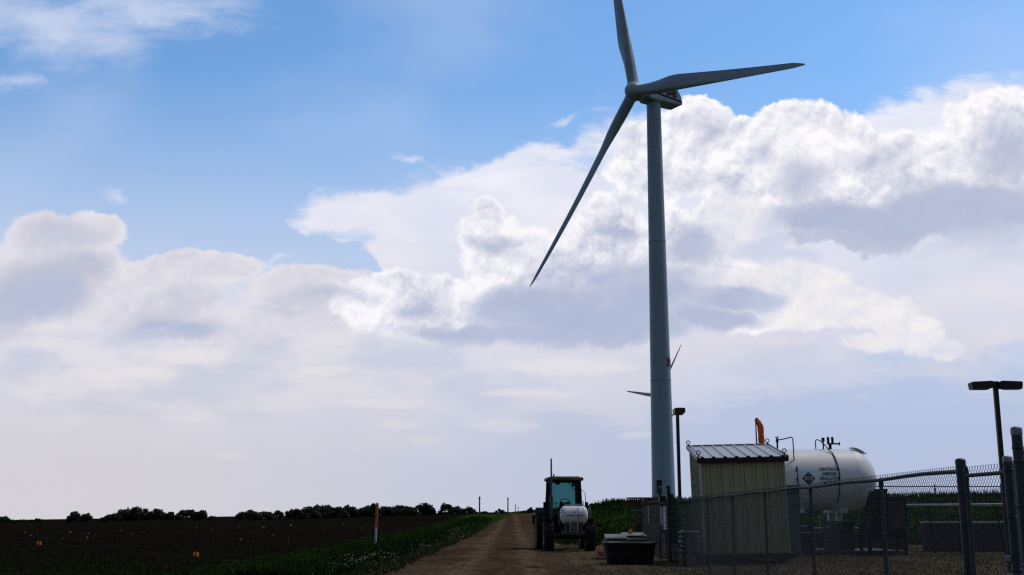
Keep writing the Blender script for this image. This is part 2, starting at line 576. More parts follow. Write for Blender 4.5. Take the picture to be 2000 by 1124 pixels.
def strip(name, m, left, right, y0, y1, dz, n=5, step=2.):
    vs, fs = [], []
    y = y0; j = 0; st = step
    rr = random.Random(5)
    while y < y1:
        wl, wr = left(y), right(y)
        for i in range(n + 1):
            t = i / n
            x = wl + (wr - wl) * t
            if i in (0, n): x += rr.uniform(-.2, .2) + .18 * math.sin(y * .61 + i) + .1 * math.sin(y * 1.7)
            vs.append((x, y, terr(x, y) + dz + .05 * math.sin(math.pi * t)))
        y += st; st *= 1.012; j += 1
    fs = [(a * (n + 1) + i, a * (n + 1) + i + 1, (a + 1) * (n + 1) + i + 1, (a + 1) * (n + 1) + i) for a in range(j - 1) for i in range(n)]
    o = raw(name, vs, fs, m, smooth=True); o['kind'] = 'structure'; return o


M_road = nmat('gravel_road', gravel_mat((.044, .027, .016, 1), (.118, .076, .046, 1), True))
M_yard = nmat('gravel_yard', gravel_mat((.055, .042, .025, 1), (.155, .116, .068, 1), False))
strip('road', M_road, lambda y: -2.6 - .55 * (1 - sstep(25, 80, y)) + bend(y), lambda y: 1.75 + .12 * math.sin(y * .08) + bend(y), -40, 900, .012, 8, 1.2)
# yard of thin gravel and dry grass right of the lane, running under the fence
vs, fs = [], []
yx = [1.3 + i * .95 for i in range(34)]; yy_ = [-20 + j * 1. for j in range(78)]
rr = random.Random(8)
for j, y in enumerate(yy_):
    for i, x in enumerate(yx):
        xx = x + (rr.uniform(-.25, .25) if i in (0, len(yx) - 1) else 0)
        y2 = y + (2.2 * math.sin(x * .9) + rr.uniform(-.5, .5) if j == len(yy_) - 1 else 0)
        vs.append((xx, y2, terr(xx, y2) + .006))
n = len(yx)
fs = [(j * n + i, j * n + i + 1, (j + 1) * n + i + 1, (j + 1) * n + i) for j in range(len(yy_) - 1) for i in range(n - 1)]
o = raw('gravel_yard', vs, fs, M_yard, smooth=True); o['kind'] = 'structure'


# grass blades, flowers, stones ------------------------------------------------
def blade_mat(c1, c2):
    def f(nt, bs):
        n = nt.nodes.new('ShaderNodeNewGeometry')
        k = S(n.outputs['Random Per Island'])
        nt.links.new(mixc(k, c1, c2), bs.inputs['Base Color']); bs.inputs['Roughness'].default_value = .8
        bs.inputs['Specular IOR Level'].default_value = .02
    return f


def grass(name, m, n, spot, h, w, seed, label, cat='grass'):
    rr = random.Random(seed); vs, fs = [], []
    for _ in range(n):
        x, y = spot(rr); z = terr(x, y)
        H = h(x, y) * rr.uniform(.45, 1.25); W = w * rr.uniform(.6, 1.3); a = rr.uniform(0, math.pi)
        dx, dy = math.cos(a) * W, math.sin(a) * W
        lx, ly = rr.gauss(0, .28) * H, rr.gauss(0, .28) * H
        b = len(vs)
        vs += [(x - dx, y - dy, z - .02), (x + dx, y + dy, z - .02), (x + lx * .4 + dx * .6, y + ly * .4 + dy * .6, z + H * .6),
               (x + lx * .4 - dx * .6, y + ly * .4 - dy * .6, z + H * .6), (x + lx, y + ly, z + H)]
        fs += [(b, b + 1, b + 2, b + 3), (b + 3, b + 2, b + 4)]
    o = raw(name, vs, fs, m); tag(o, label, cat, kind='stuff'); return o


M_blade = nmat('grass_blades', blade_mat((.010, .027, .006, 1), (.036, .070, .014, 1)))
M_dry = nmat('dry_grass_blades', blade_mat((.05, .045, .02, 1), (.13, .11, .055, 1)))
M_weed = nmat('weed_blades', blade_mat((.012, .02, .006, 1), (.04, .05, .018, 1)))
M_white = nmat('flower_petals', blade_mat((.22, .23, .17, 1), (.5, .5, .42, 1)))


def verge(rr):
    y = 24 + 150 * rr.random() ** 2.3
    x = -8.6 + (5.3 + .5 * sstep(30, 70, y)) * rr.random() ** .8 + rr.gauss(0, .22)
    return x, y


grass('verge_grass', M_blade, 52000, verge, lambda x, y: (.10 + .24 * sstep(-3.5, -4.6, x) * sstep(-6.6, -5.4, x)) * (1 + .5 * math.sin(x * 1.3 + y * .35) * .5 + .3 * math.sin(y * .9)), .016, 11, 'dark green grass on the verge between field and gravel lane')


def lane_edge(rr):
    y = 24 + 110 * rr.random() ** 2; return -2.6 - .55 * (1 - sstep(25, 80, y)) + rr.gauss(-.4, .25), y


grass('dry_verge_grass', M_dry, 7000, lane_edge, lambda x, y: .12, .012, 12, 'dry brown grass fringe along the left edge of the gravel lane')


def hillside(rr):
    y = 54 + 62 * rr.random() ** .9; return 2.2 + (y * .52) * rr.random() ** 1.1, y


grass('bank_grass', M_blade, 42000, hillside, lambda x, y: (.24 + .18 * sstep(90, 112, y)) * (1 + .45 * math.sin(x * .9 + y * .3) * math.sin(y * .21 - x * .13)), .035, 13, 'dark green grass covering the bank behind the fenced yard')


def yard(rr):
    y = 22 + 30 * rr.random(); return 1.6 + 17 * rr.random(), y


grass('yard_grass', M_dry, 15000, yard, lambda x, y: .06 + .05 * sstep(4.5, 6, x), .01, 14, 'short dry grass and weeds across the gravel yard')


def fieldweeds(rr):
    y = 26 + 26 * rr.random() ** 1.4; return -9 - (y * .42) * rr.random(), y


grass('field_weeds', M_weed, 16000, fieldweeds, lambda x, y: .05 + .06 * (math.sin(x * .7) * math.sin(y * .5) > 0), .014, 15, 'low weeds sprouting on the near edge of the ploughed field', 'weeds')
rr = random.Random(21); vs, fs = [], []
for _ in range(280):
    y = 26 + 95 * rr.random() ** 1.7
    if math.sin(y * .42) + math.sin(y * 1.3) * .5 + rr.gauss(0, .5) < -.1: continue
    x = -3.9 + rr.gauss(0, .38) - .5 * math.sin(y * .08); z = terr(x, y) + rr.uniform(.14, .36)
    s = rr.uniform(.010, .022)
    for _k in range(rr.randint(1, 4)):
        cx, cy, cz = x + rr.gauss(0, .06), y + rr.gauss(0, .06), z + rr.gauss(0, .03)
        b = len(vs)
        vs += [(cx - s, cy, cz), (cx, cy - s, cz - s * .4), (cx + s, cy, cz), (cx, cy + s, cz + s * .5), (cx, cy, cz + s * .6)]
        fs += [(b, b + 1, b + 4), (b + 1, b + 2, b + 4), (b + 2, b + 3, b + 4), (b + 3, b, b + 4)]
tag(raw('white_flowers', vs, fs, M_white), 'small white wildflowers along the grassy edge of the lane', 'flowers', kind='stuff')

M_clod = mat('soil_clod', (.020, .015, .011), 1., var=.6, scale=2, spec=0)
rr = random.Random(23); vs, fs = [], []
for _ in range(9000):
    y = 26 + 75 * rr.random() ** 1.5; x = -8.8 - (y * .44) * rr.random(); s = rr.uniform(.03, .11); z = terr(x, y)
    if rr.random() < .6: y = round(y / .9) * .9 + rr.gauss(0, .1)
    b = len(vs)
    vs += [(x - s, y, z - .02), (x, y - s * .8, z - .02), (x + s * 1.1, y + s * .2, z - .02), (x, y + s, z - .02), (x + s * .2, y, z + s * rr.uniform(.4, .9))]
    fs += [(b, b + 1, b + 4), (b + 1, b + 2, b + 4), (b + 2, b + 3, b + 4), (b + 3, b, b + 4)]
tag(raw('soil_clods', vs, fs, M_clod), 'clods of dark earth over the ploughed field', 'soil', kind='stuff')
M_stone = mat('loose_stones', (.11, .095, .075), .9, var=.5, scale=9)
rr = random.Random(22); vs, fs = [], []
for _ in range(7000):
    if rr.random() < .5: x, y = -2.9 + 4.8 * rr.random(), 25 + 40 * rr.random() ** 1.6
    else: x, y = 1.6 + 12 * rr.random(), 24 + 26 * rr.random()
    s = rr.uniform(.008, .03); z = terr(x, y) + .02 + s * .3; b = len(vs)
    vs += [(x - s, y, z), (x, y - s * .8, z - s * .2), (x + s, y + s * .2, z), (x, y + s, z), (x + s * .1, y, z + s * rr.uniform(.4, .9))]
    fs += [(b, b + 1, b + 4), (b + 1, b + 2, b + 4), (b + 2, b + 3, b + 4), (b + 3, b, b + 4)]
tag(raw('loose_stones', vs, fs, M_stone), 'loose stones scattered on the gravel lane and yard', 'stones', kind='stuff')


# ================================================================ trees
def leaf_mat(nt, bs):
    n = nt.nodes.new('ShaderNodeNewGeometry'); k = S(n.outputs['Random Per Island'])
    nt.links.new(mixc(k, (.016, .026, .018, 1), (.046, .064, .036, 1)), bs.inputs['Base Color'])  # slight blue in the leaf colours paints in distance haze
    bs.inputs['Roughness'].default_value = .8; bs.inputs['Specular IOR Level'].default_value = .1


M_leaf = nmat('foliage', leaf_mat)
M_bark = mat('bark', (.035, .028, .02), .9, var=.4)


def tree(name, x, y, w, h, label, seed, group=None, dens=1.5, low=.06, lobes=None):
    """w, h in metres: crown of leaf clumps round several limbs"""
    rr = random.Random(seed); z0 = terr(x, y) - .3
    root = empty(name, label, 'bush' if name == 'bush' else 'tree', (x, y, z0), rr.uniform(0, .3), group)
    nl = lobes or max(4, int(6 + w * .8)); L = []
    for i in range(nl):
        a = rr.uniform(-1, 1)
        cx = a * w * .36; cy = rr.uniform(-.3, .3) * w
        top = h * (1 - .42 * a * a) * (1.0 if i == 0 else rr.uniform(.74, 1.0))
        if i == 0: cx = rr.uniform(-.1, .1) * w
        r = rr.uniform(.16, .27) * min(w, h * 1.1)
        L.append((cx, cy, max(top - r, r * .8), r))
    for i in range(nl // 2):
        a = rr.uniform(-1, 1); r = rr.uniform(.14, .24) * min(w, h)
        L.append((a * w * .42, rr.uniform(-.3, .3) * w, h * rr.uniform(low + .08, .5), r))
    tk = MB()
    tr = .035 * h + .05
    tk.tube([(0, 0, 0), (.02 * h, 0, h * .2), (-.01 * h, .02 * h, h * .45)], [tr, tr * .75, tr * .5], 7)
    for c in L[:6]:
        tk.tube([(0, 0, h * .18), (c[0] * .5, c[1] * .5, c[2] * .6), (c[0], c[1], c[2])], [tr * .5, tr * .3, tr * .1], 5)
    tk.build('trunk', M_bark, root)
    vs, fs = [], []
    for (cx, cy, cz, r) in L:
        n = int(max(30, 75 * dens * (r ** 1.3)))
        n = min(n, 190)
        for _ in range(n):
            d = Vector((rr.gauss(0, 1), rr.gauss(0, 1), rr.gauss(0, 1))).normalized()
            q = r * (rr.random() ** .45) * rr.choice((1, 1, 1, 1.18))
            c = Vector((cx, cy, cz)) + Vector((d.x * q * 1.1, d.y * q, d.z * q * .85))
            s = rr.uniform(.18, .38) * (1 + .06 * h)
            u = Vector((rr.gauss(0, 1), rr.gauss(0, 1), rr.gauss(0, 1))).normalized(); v = u.cross(d).normalized()
            b = len(vs)
            vs += [tuple(c - u * s), tuple(c + v * s * .8), tuple(c + u * s * 1.1), tuple(c - v * s * .7)]
            fs.append((b, b + 1, b + 2, b + 3))
    raw('crown', vs, fs, M_leaf, root)
    return root


def far_tree(name, px0, px1, ytop, Y, label, seed, group=None, **k):
    x0, x1 = X(px0, Y), X(px1, Y); cx = (x0 + x1) / 2
    h = Z(ytop, Y) - terr(cx, Y) + .3
    return tree(name, cx, Y, (x1 - x0), h, label, seed, group, **k)


FT = [('bush', -12, 26, 1008, 560, 'low rounded bush on the field horizon at the far left edge'),
      ('bush', 28, 60, 1014, 560, 'low scrub on the field horizon right of the leftmost bush'),
      ('bush', 58, 90, 1012, 560, 'low scrub on the field horizon left of the pair of small trees'),
      ('tree', 134, 158, 998, 520, 'small tree with forked crown, left one of the pair on the field horizon'),
      ('tree', 156, 181, 1001, 520, 'small rounded tree, right one of the pair on the field horizon'),
      ('bush', 196, 212, 1009, 520, 'small bush at the left foot of the big tree clump'),
      ('tree', 206, 240, 998, 510, 'sloping tree on the left side of the big clump on the horizon'),
      ('tree', 228, 262, 992, 520, 'tree left of the tallest one in the big horizon clump'),
      ('tree', 242, 296, 987, 515, 'tallest tree in the middle of the big clump on the field horizon'),
      ('tree', 290, 326, 993, 510, 'broad tree on the right side of the big horizon clump'),
      ('tree', 324, 345, 999, 510, 'small thin tree between the big clump and the round tree'),
      ('tree', 347, 388, 991, 505, 'round dense tree standing right of the big horizon clump'),
      ('tree', 386, 404, 995, 505, 'narrow tree with ragged top, right beside the round dense tree'),
      ('bush', 404, 428, 1007, 505, 'low bush right of the narrow ragged tree')]
for i, (nm, a, b, t, Y, lab) in enumerate(FT):
    far_tree(nm, a - 3, b + 3, t, Y, lab, 100 + i)
LINE = [(468, 506, 999), (500, 536, 1003), (528, 566, 1001), (560, 596, 998), (588, 618, 993), (604, 650, 988), (640, 672, 992), (666, 696, 990), (690, 718, 993), (712, 742, 986),
        (734, 766, 992), (758, 786, 990), (778, 808, 989)]
LL = ['tree at the left end of the long tree line, palest and lowest', 'low tree second from the left end of the long tree line', 'low tree third from the left end of the long tree line',
      'tree in the long tree line where it begins to rise', 'medium tree left of the broad round one in the tree line', 'broad round tree, tallest in the left half of the tree line',
      'tree just right of the broad round one in the tree line', 'tree in the tree line, the last but one left of the orange and white post', 'tree in the tree line just left of the orange and white post',
      'pointed tree directly behind the top of the orange and white post', 'tree in the tree line just right of the orange and white post', 'middle tree between the post and the gap in the tree line',
      'tree at the end of the unbroken tree line, left of the tall dense one']
for i, (a, b, t) in enumerate(LINE):
    far_tree('tree', a - 11, b + 11, t - 5, 430 + (i % 3) * 12, LL[i], 200 + i, 'trees in the long line beyond the field', dens=1.8, low=.0, lobes=16)
for i, (nm, a, b, t, Y, lab) in enumerate([
        ('tree', 806, 850, 982, 400, 'tall dense dark tree left of the gap in the tree line'),
        ('tree', 852, 886, 985, 395, 'dense tree right of the gap in the tree line'),
        ('tree', 882, 904, 990, 390, 'small thin tree right of the gap, with sky showing through'),
        ('tree', 898, 930, 991, 385, 'last tree of the line before the grassy verge'),
        ('bush', 926, 966, 999, 330, 'low bush at the end of the tree line behind the first pole'),
        ('bush', 962, 992, 994, 320, 'rounded bush on the horizon between the two tall poles'),
        ('bush', 1016, 1052, 992, 300, 'dark bush on the horizon just left of the tractor'),
        ('bush', 1046, 1086, 995, 290, 'dark bush on the horizon partly behind the tractor cab'),
        ('bush', 1150, 1180, 985, 150, 'bush on the grassy bank right beside the tractor'),
        ('bush', 1174, 1206, 979, 150, 'rounded bush on the bank between the tractor and the rusty frame'),
        ('bush', 1202, 1228, 977, 155, 'bush on the bank just left of the rusty frame'),
        ('bush', 1224, 1256, 979, 155, 'bush on the bank behind the top of the rusty frame')]):
    far_tree(nm, a - (4 if i < 4 else 0), b + (4 if i < 4 else 0), t - (3 if i < 4 else 0), Y, lab, 300 + i, dens=2. if Y < 200 else 1., low=.0)

# ================================================================ wind turbines
M_tower = mat('tower_paint', (.31, .40, .49), .45, var=.18, scale=.35, streak=True, spec=.35)
M_blade_w = mat('blade_paint', (.27, .33, .38), .4, var=.12, scale=.3, spec=.4)
M_nac = mat('nacelle_paint', (.38, .46, .51), .45, var=.12, scale=.6, spec=.35)
M_seam = mat('seam_grime', (.20, .26, .30), .6, var=.3)
M_dark = mat('dark_gap', (.012, .013, .014), .7, var=.2)
M_maroon = mat('maroon_paint', (.12, .022, .016), .5, var=.15)
M_gold = mat('gold_paint', (.42, .22, .05), .5, var=.15)
M_steel = mat('galvanised_steel', (.22, .235, .25), .5, metal=.5, var=.25, scale=14)

EMB = [(0, 0), (3.6, 0), (3.6, 1.4), (2.9, 1.4), (2.9, 4.4), (5, 1.2), (7.1, 4.4), (7.1, 1.4), (6.4, 1.4), (6.4, 0), (10, 0), (10, 1.4), (9.2, 1.4),
       (9.2, 5.6), (10, 5.6), (10, 7), (7.2, 7), (5, 3.7), (2.8, 7), (0, 7), (0, 5.6), (.8, 5.6), (.8, 1.4), (0, 1.4)]


def grow(poly, d):
    n = len(poly); out = []
    for i in range(n):
        p, q, r = Vector(poly[i - 1]), Vector(poly[i]), Vector(poly[(i + 1) % n])
        a, b = (q - p).normalized(), (r - q).normalized()
        na, nb = Vector((a.y, -a.x)), Vector((b.y, -b.x))
        m = (na + nb); m = m / max(.35, m.length_squared) * 2 if m.length > .1 else na
        out.append(tuple(q + m * d))
    return out


def emblem(parent, fn, w):
    """block letter M, gold edge under maroon face; fn maps flat (s, t, out) to a point"""
    for nm, poly, m, off in (('emblem_border', grow(EMB, .14), M_gold, .02), ('emblem', EMB, M_maroon, .035)):
        bm = bmesh.new()
        f = bm.faces.new([bm.verts.new(((p[0] - 5) * w / 10, (p[1] - 3.5) * w / 10, 0)) for p in poly])
        bmesh.ops.triangulate(bm, faces=[f])
        bmesh.ops.subdivide_edges(bm, edges=bm.edges[:], cuts=3, use_grid_fill=True)
        for v in bm.verts: v.co = fn(v.co.x, v.co.y, off)
        me = bpy.data.meshes.new(nm); bm.to_mesh(me); bm.free()
        o = link(nm, me, m, parent if nm == 'emblem_border' else last)
        last = o


def turbine(label, x, y, zb, hub_z, psi, phase, decal):
    root = empty('wind_turbine', label, 'wind turbine', (x, y, zb))
    H = hub_z - zb                          # rotor axis meets tower axis at this height
    top = H - .9
    mb = MB(); prof = []
    for i in range(25):
        t = i / 24; prof.append((1.88 - .70 * t - .02 * math.sin(t * 3), top * t))
    mb.lathe(prof, 64)
    for t in (.3, .64):                      # flanged joints between tower sections
        r = 1.88 - .70 * t; mb.lathe([(r, top * t - .06), (r + .012, top * t - .05), (r + .012, top * t + .05), (r, top * t + .06)], 64)
    tw = mb.build('tower', M_tower, root)
    for t in (.3, .64):
        r = 1.88 - .70 * t; MB().lathe([(r + .004, top * t - .12), (r + .016, top * t - .115), (r + .016, top * t - .065), (r + .004, top * t - .06)], 64).build('flange_seam', M_seam, tw)
    fr = MB(); fr.box((0, 0, 0), (.9, .08, 2.1), bev=.03)
    az = math.radians(-118)
    dr = fr.build('door', M_dark, tw); dr.location = (1.86 * math.cos(az), 1.86 * math.sin(az), 3.2); dr.rotation_euler = (0, 0, az + math.pi / 2)
    if decal:
        hz = 25.3 - zb; rr_ = 1.88 - .70 * hz / top
        a0 = math.atan2(-math.cos(R(7.5)), -math.sin(R(7.5)))      # bearing of the side that faces the yard
        ac = a0 + R(74)
        emblem(tw, lambda s, t, o: Vector(((rr_ + o) * math.cos(ac + s / rr_), (rr_ + o) * math.sin(ac + s / rr_), hz + t)), 2.0)
    # nacelle in a frame with +x towards the rotor
    def side(o): o.rotation_euler = (0, 0, psi); return o
    tub = MB()
    lo = [(2.2, .55), (1.75, .0), (-4.9, .05), (-5.25, .30), (-5.25, .52), (2.2, 1.35)]
    t = bmesh.new()
    tb = MB(); tb.prism(lo, -1.5, 1.5)
    bmesh.ops.bevel(tb.bm, geom=tb.bm.edges[:], offset=.14, segments=3, affect='EDGES')
    nac = side(tb.build('nacelle', M_nac, root)); nac.location = (0, 0, top)
    hb = MB(); hb.prism([(2.2, 1.41), (-5.28, .58), (-5.1, 1.5), (-4.2, 3.0), (1.2, 3.05), (2.1, 2.3)], -1.5, 1.5)
    bmesh.ops.bevel(hb.bm, geom=hb.bm.edges[:], offset=.2, segments=3, affect='EDGES')
    hood = hb.build('hood', M_nac, nac)
    MB().box((-1.5, 0, 1.0), (7.4, 2.93, .12), RY(-6.4)).build('seam', M_dark, nac)
    MB().box((-1.15, 1.503, .5), (.06, .02, .95), RY(12)).build('panel_joint', M_dark, nac)
    MB().lathe([(1.30, -.12), (1.42, -.1), (1.42, .18), (1.3, .2)], 40).build('yaw_ring', M_nac, nac)
    mast = MB(); mast.tube([(-4.0, -.4, 3.0), (-4.0, -.4, 4.1)], .035, 6).tube([(-4.0, -.65, 4.0), (-4.0, -.15, 4.0)], .03, 6).box((-4, -.65, 4.12), (.1, .1, .2)).box((-4, -.15, 4.12), (.1, .1, .2))
    mast.build('wind_sensor', M_dark, nac)
    emblem(hood, lambda s, tt, o: Vector((-2.6 - s, -1.50 - o, 2.12 + tt)) if False else Vector((-2.7 - s, 1.5 + o, 1.95 + tt - .11 * s)), 2.2)
    # rotor
    tilt = R(5)
    a = Vector((math.cos(psi) * math.cos(tilt), math.sin(psi) * math.cos(tilt), math.sin(tilt)))
    u = Vector((-math.sin(psi), math.cos(psi), 0)); w = a.cross(u)
    c = Vector((0, 0, H)) + a * 4.1
    hm = Matrix((u, w, a)).transposed().to_4x4(); hm.translation = c
    hubm = MB(); hubm.lathe([(0.001, 1.72), (.35, 1.68), (.75, 1.5), (1.1, 1.2), (1.38, .75), (1.5, .2), (1.5, -.6), (1.42, -1.15), (1.2, -1.5), (.9, -2.1), (.001, -2.1)], 48, hm)
    for k in range(3):
        al = phase + k * 2 * math.pi / 3
        d = w * math.cos(al) + u * math.sin(al)
        hubm.tube([c + d * .6, c + d * 1.62], [1.02, .99], 32)
    hub = hubm.build('hub', M_nac, root)
    for k in range(3):
        al = phase + k * 2 * math.pi / 3
        d = (w * math.cos(al) + u * math.sin(al)); te = a.cross(d).normalized()
        vs, fs = [], []; N = 36; secs = 46
        for i in range(secs):
            t = i / (secs - 1); r = 1.6 + (40.6 - 1.6) * (t ** .92)
            bl = sstep(2.0, 12.5, r)
            ch = 1.9 * (1 - bl) + bl * (2.75 - 2.05 * ((r - 9.) / 31.5) ** .9 if r > 9. else 2.75)
            if r > 38: ch *= max(.12, math.sqrt(max(0, (40.75 - r) / 2.75)))
            th = 1.0 * (1 - bl) + bl * (.36 - .2 * sstep(8, 28, r))
            tw_ = R(16) * (1 - sstep(5, 36, r)) * bl + R(1)
            sb = Vector((0, 0, 0)) + a * (.6 * t * t)
            for j in range(N):
                an = 2 * math.pi * j / N
                cxx = math.cos(an); sy = math.sin(an)
                # circle to aerofoil
                xx = (cxx * .5) * ch
                yc = sy * .5 * ch * th
                if bl > 0:
                    xf = (cxx + 1) / 2        # 0 leading, 1 trailing
                    yf = 5 * th * (.2969 * math.sqrt(xf) - .126 * xf - .3516 * xf ** 2 + .2843 * xf ** 3 - .1036 * xf ** 4) * ch * (1 if sy >= 0 else -1) * (1.25 if sy > 0 else .75)
                    xa = (xf - .32) * ch
                    xx = xx * (1 - bl) + xa * bl; yc = yc * (1 - bl) + yf * bl
                p = te * (xx * math.cos(tw_) - yc * math.sin(tw_)) + a * (xx * math.sin(tw_) + yc * math.cos(tw_))
                vs.append(tuple(c + d * r + sb + p))
        for i in range(secs - 1):
            for j in range(N):
                fs.append((i * N + j, i * N + (j + 1) % N, (i + 1) * N + (j + 1) % N, (i + 1) * N + j))
        fs.append(tuple(range((secs - 1) * N, secs * N)))
        raw('blade', vs, fs, M_blade_w, root, smooth=True)
        # root collar
    return root


turbine('tall pale wind turbine in front, with a block letter M on its nacelle', 24.1, 182., 2.2, 70.76, R(-148.26), R(103.55), True)
turbine('far smaller wind turbine whose blade tips show either side of the near tower', 101.5, 755., 1.5, 77.6, R(-153.95), R(39.46), False)

# ================================================================ chain link fence along x = 5
M_wire = mat('fence_wire', (.040, .045, .050), .6, metal=.0, var=.3, scale=20, spec=.2)
M_post = mat('fence_pipe', (.040, .049, .060), .5, metal=.3, var=.35, scale=10, bump=.1)
M_bronze = mat('dark_bronze_paint', (.014, .012, .011), .5, var=.2)
FX = 5.02


def link_mesh(L, H, p=.0355, r=.0026):
    """woven diamonds in the local xz plane from (0,0) to (L,H), knuckled ends standing above the rail"""
    vs, fs = [], []
    nz = int(H / p); nxn = int(L / p)
    for i in range(nxn):
        pts = []
        for j in range(nz + 1):
            pts.append(((i + ((i + j) % 2)) * p, (.0025 if (i + j) % 2 else -.0025), j * p))
        pts.append((pts[-1][0] + (p * .5 if (i + nz) % 2 == 0 else -p * .5), 0, pts[-1][2] + p * .9))
        b = len(vs)
        for (x, y, z) in pts:
            vs += [(x - r, y, z), (x, y - r, z), (x + r, y, z), (x, y + r, z)]
        for j in range(len(pts) - 1):
            for k in range(4):
                q = b + j * 4
                fs.append((q + k, q + (k + 1) % 4, q + 4 + (k + 1) % 4, q + 4 + k))
    me = bpy.data.meshes.new('chain_link'); me.from_pydata(vs, [], fs); me.update(); me.materials.append(M_wire)
    return me


def pipe(name, a, b, r, m, parent, cap=False, n=12):
    mb = MB(); mb.tube([a, b], r, n)
    if cap:
        mb.lathe([(r * 1.14, -.07), (r * 1.16, -.005), (r * 1.0, .02), (r * .6, .045), (.001, .055)], 16, T(b))
    return mb.build(name, m, parent)


def bands(mb, x, y, r, zs):
    for z in zs: mb.lathe([(r, z - .014), (r + .004, z - .012), (r + .004, z + .012), (r, z + .014)], 16, T((x, y, 0)))
    return mb


FH = 2.0
def fdrop(y): return -.006 * (y - 12.75)


posts_y = [12.75, 15.55, 19.25, 22.75, 26.1, 29.45, 32.85, 36.75]
fence = empty('chain_link_fence', 'long grey chain link fence from the big end post to the far gate', 'fence', (FX, 12.75, 0))
PMESH = {}
for i, y in enumerate(posts_y):
    yl = y - 12.75
    if i == 0:
        mb = MB(); mb.tube([(0, yl, 0), (0, yl, 2.11)], .053, 20); bands(mb, 0, yl, .053, (.4, .9, 1.4, 1.75, 1.98))
        mb.lathe([(.057, 2.06), (.058, 2.11), (.05, 2.126), (.03, 2.136), (.001, 2.14)], 20, T((0, yl, 0)))
        mb.build('terminal_post', M_post, fence)
    elif i == len(posts_y) - 1:
        pipe('terminal_post', (0, yl, 0), (0, yl, 2.36), .055, M_post, fence, True)
    else:
        pipe('post', (0, yl, 0), (0, yl, FH - .03 + fdrop(y)), .03, M_post, fence, True)
    if i:
        y0 = posts_y[i - 1]; L = y - y0; key = round(L, 2)
        if key not in PMESH: PMESH[key] = link_mesh(L, FH + .05)
        o = bpy.data.objects.new('chain_link', PMESH[key]); COL.objects.link(o); o.parent = fence
        o.location = (-.04, y0 - 12.75, fdrop(y0)); o.rotation_euler = (0, R(.344), R(90))
rl = MB()
pts = []
for y in [12.75 + .6 * k for k in range(41)]:
    if y > 36.75: break
    pts.append((0, y - 12.75, FH + .010 * math.sin(y * 1.9) + fdrop(y)))
rl.tube(pts, .024, 10).build('top_rail', M_post, fence)
MB().tube([(-.01, 0, .06), (-.01, 24, .06)], .004, 5).build('tension_wire', M_wire, fence)
# short run beyond the gate
back = empty('chain_link_fence', 'short far length of chain link fence beyond the gate, ending beside the rusty frame', 'fence', (FX, 38.85, 0))
pipe('terminal_post', (0, 0, 0), (0, 0, 2.36), .055, M_post, back, True)
pipe('terminal_post', (0, 5.2, 0), (0, 5.2, 1.97), .045, M_post, back, True)
pipe('post', (0, 2.6, 0), (0, 2.6, 1.86), .03, M_post, back, True)
pipe('top_rail', (0, 0, 1.88), (0, 5.2, 1.88), .021, M_post, back)
for k in range(2):
    if k == 0: me = link_mesh(2.6, 1.92)
    o = bpy.data.objects.new('chain_link', me); COL.objects.link(o); o.parent = back; o.location = (-.03, 2.6 * k, 0); o.rotation_euler = (0, 0, R(90))


def gate(name, label, y0, y1, H, x=FX, brace=True):
    g = empty(name, label, 'gate', (x, y0, 0)); L = y1 - y0
    pipe('gate_upright', (0, .06, .06), (0, .06, H), .024, M_post, g, True)
    pipe('gate_upright', (0, L - .06, .06), (0, L - .06, H), .024, M_post, g, True)
    for z in (.1, H - .06): pipe('gate_rail', (0, .06, z), (0, L - .06, z), .021, M_post, g)
    if brace: pipe('gate_rail', (0, .06, H * .52), (0, L - .06, H * .52), .018, M_post, g)
    o = bpy.data.objects.new('chain_link', link_mesh(L - .12, H - .03)); COL.objects.link(o); o.parent = g; o.location = (-.035, .06, .05); o.rotation_euler = (0, 0, R(90))
    for z in (.4, H - .35): MB().box((0, .0, z), (.06, .12, .05), bev=.008).build('hinge', M_post, g)
    return g


g1 = gate('gate', 'far chain link gate carrying the two warning boards', 36.85, 38.75, 1.88)
# near gate: its leaf, latch post and the big post at the right edge
g2 = gate('gate', 'near chain link walk gate between the big end post and the latch post', 11.35, 12.62, FH + .0, FX - .02, False)
lp = empty('latch_post', 'slim round gate latch post, second post from the right edge', 'post', (X(1968, 11.2, 2) - .02, 11.15, 0))
mb = MB().tube([(0, 0, 0), (0, 0, 2.06)], .044, 18); bands(mb, 0, 0, .044, (1.0, 1.5, 1.95)); mb.build('post_pipe', M_post, lp)
MB().lathe([(.047, 2.03), (.048, 2.07), (.035, 2.085), (.001, 2.09)], 18).build('post_cap', M_steel, lp)
MB().box((-.03, .06, 1.1), (.05, .16, .06), bev=.01).build('latch', M_post, lp)
nf = empty('chain_link_fence', 'near chain link fence leaving the frame at the right edge from the tallest round post', 'fence', (4.43, 9.95, 0))
mb = MB().tube([(0, 0, 0), (0, 0, 2.27)], .045, 20); bands(mb, 0, 0, .045, (.6, 1.1, 1.6, 1.98, 2.1)); mb.build('terminal_post', M_post, nf)
MB().lathe([(.049, 2.21), (.050, 2.26), (.044, 2.275), (.028, 2.284), (.001, 2.287)], 20).build('post_cap', M_steel, nf)
nr = RZ(-8)
o = pipe('top_rail', (0, 0, 0), (2.6, 0, .03), .021, M_post, nf); o.location = (0.02, 0, 2.06); o.rotation_euler = (0, 0, R(-8))
o = bpy.data.objects.new('chain_link', link_mesh(2.6, FH + .04)); COL.objects.link(o); o.parent = nf; o.location = (.03, .0, .03); o.rotation_euler = (0, 0, R(-8))
pipe('post', (2.6, -.37, 0), (2.6, -.37, 2.1), .03, M_post, nf, True)

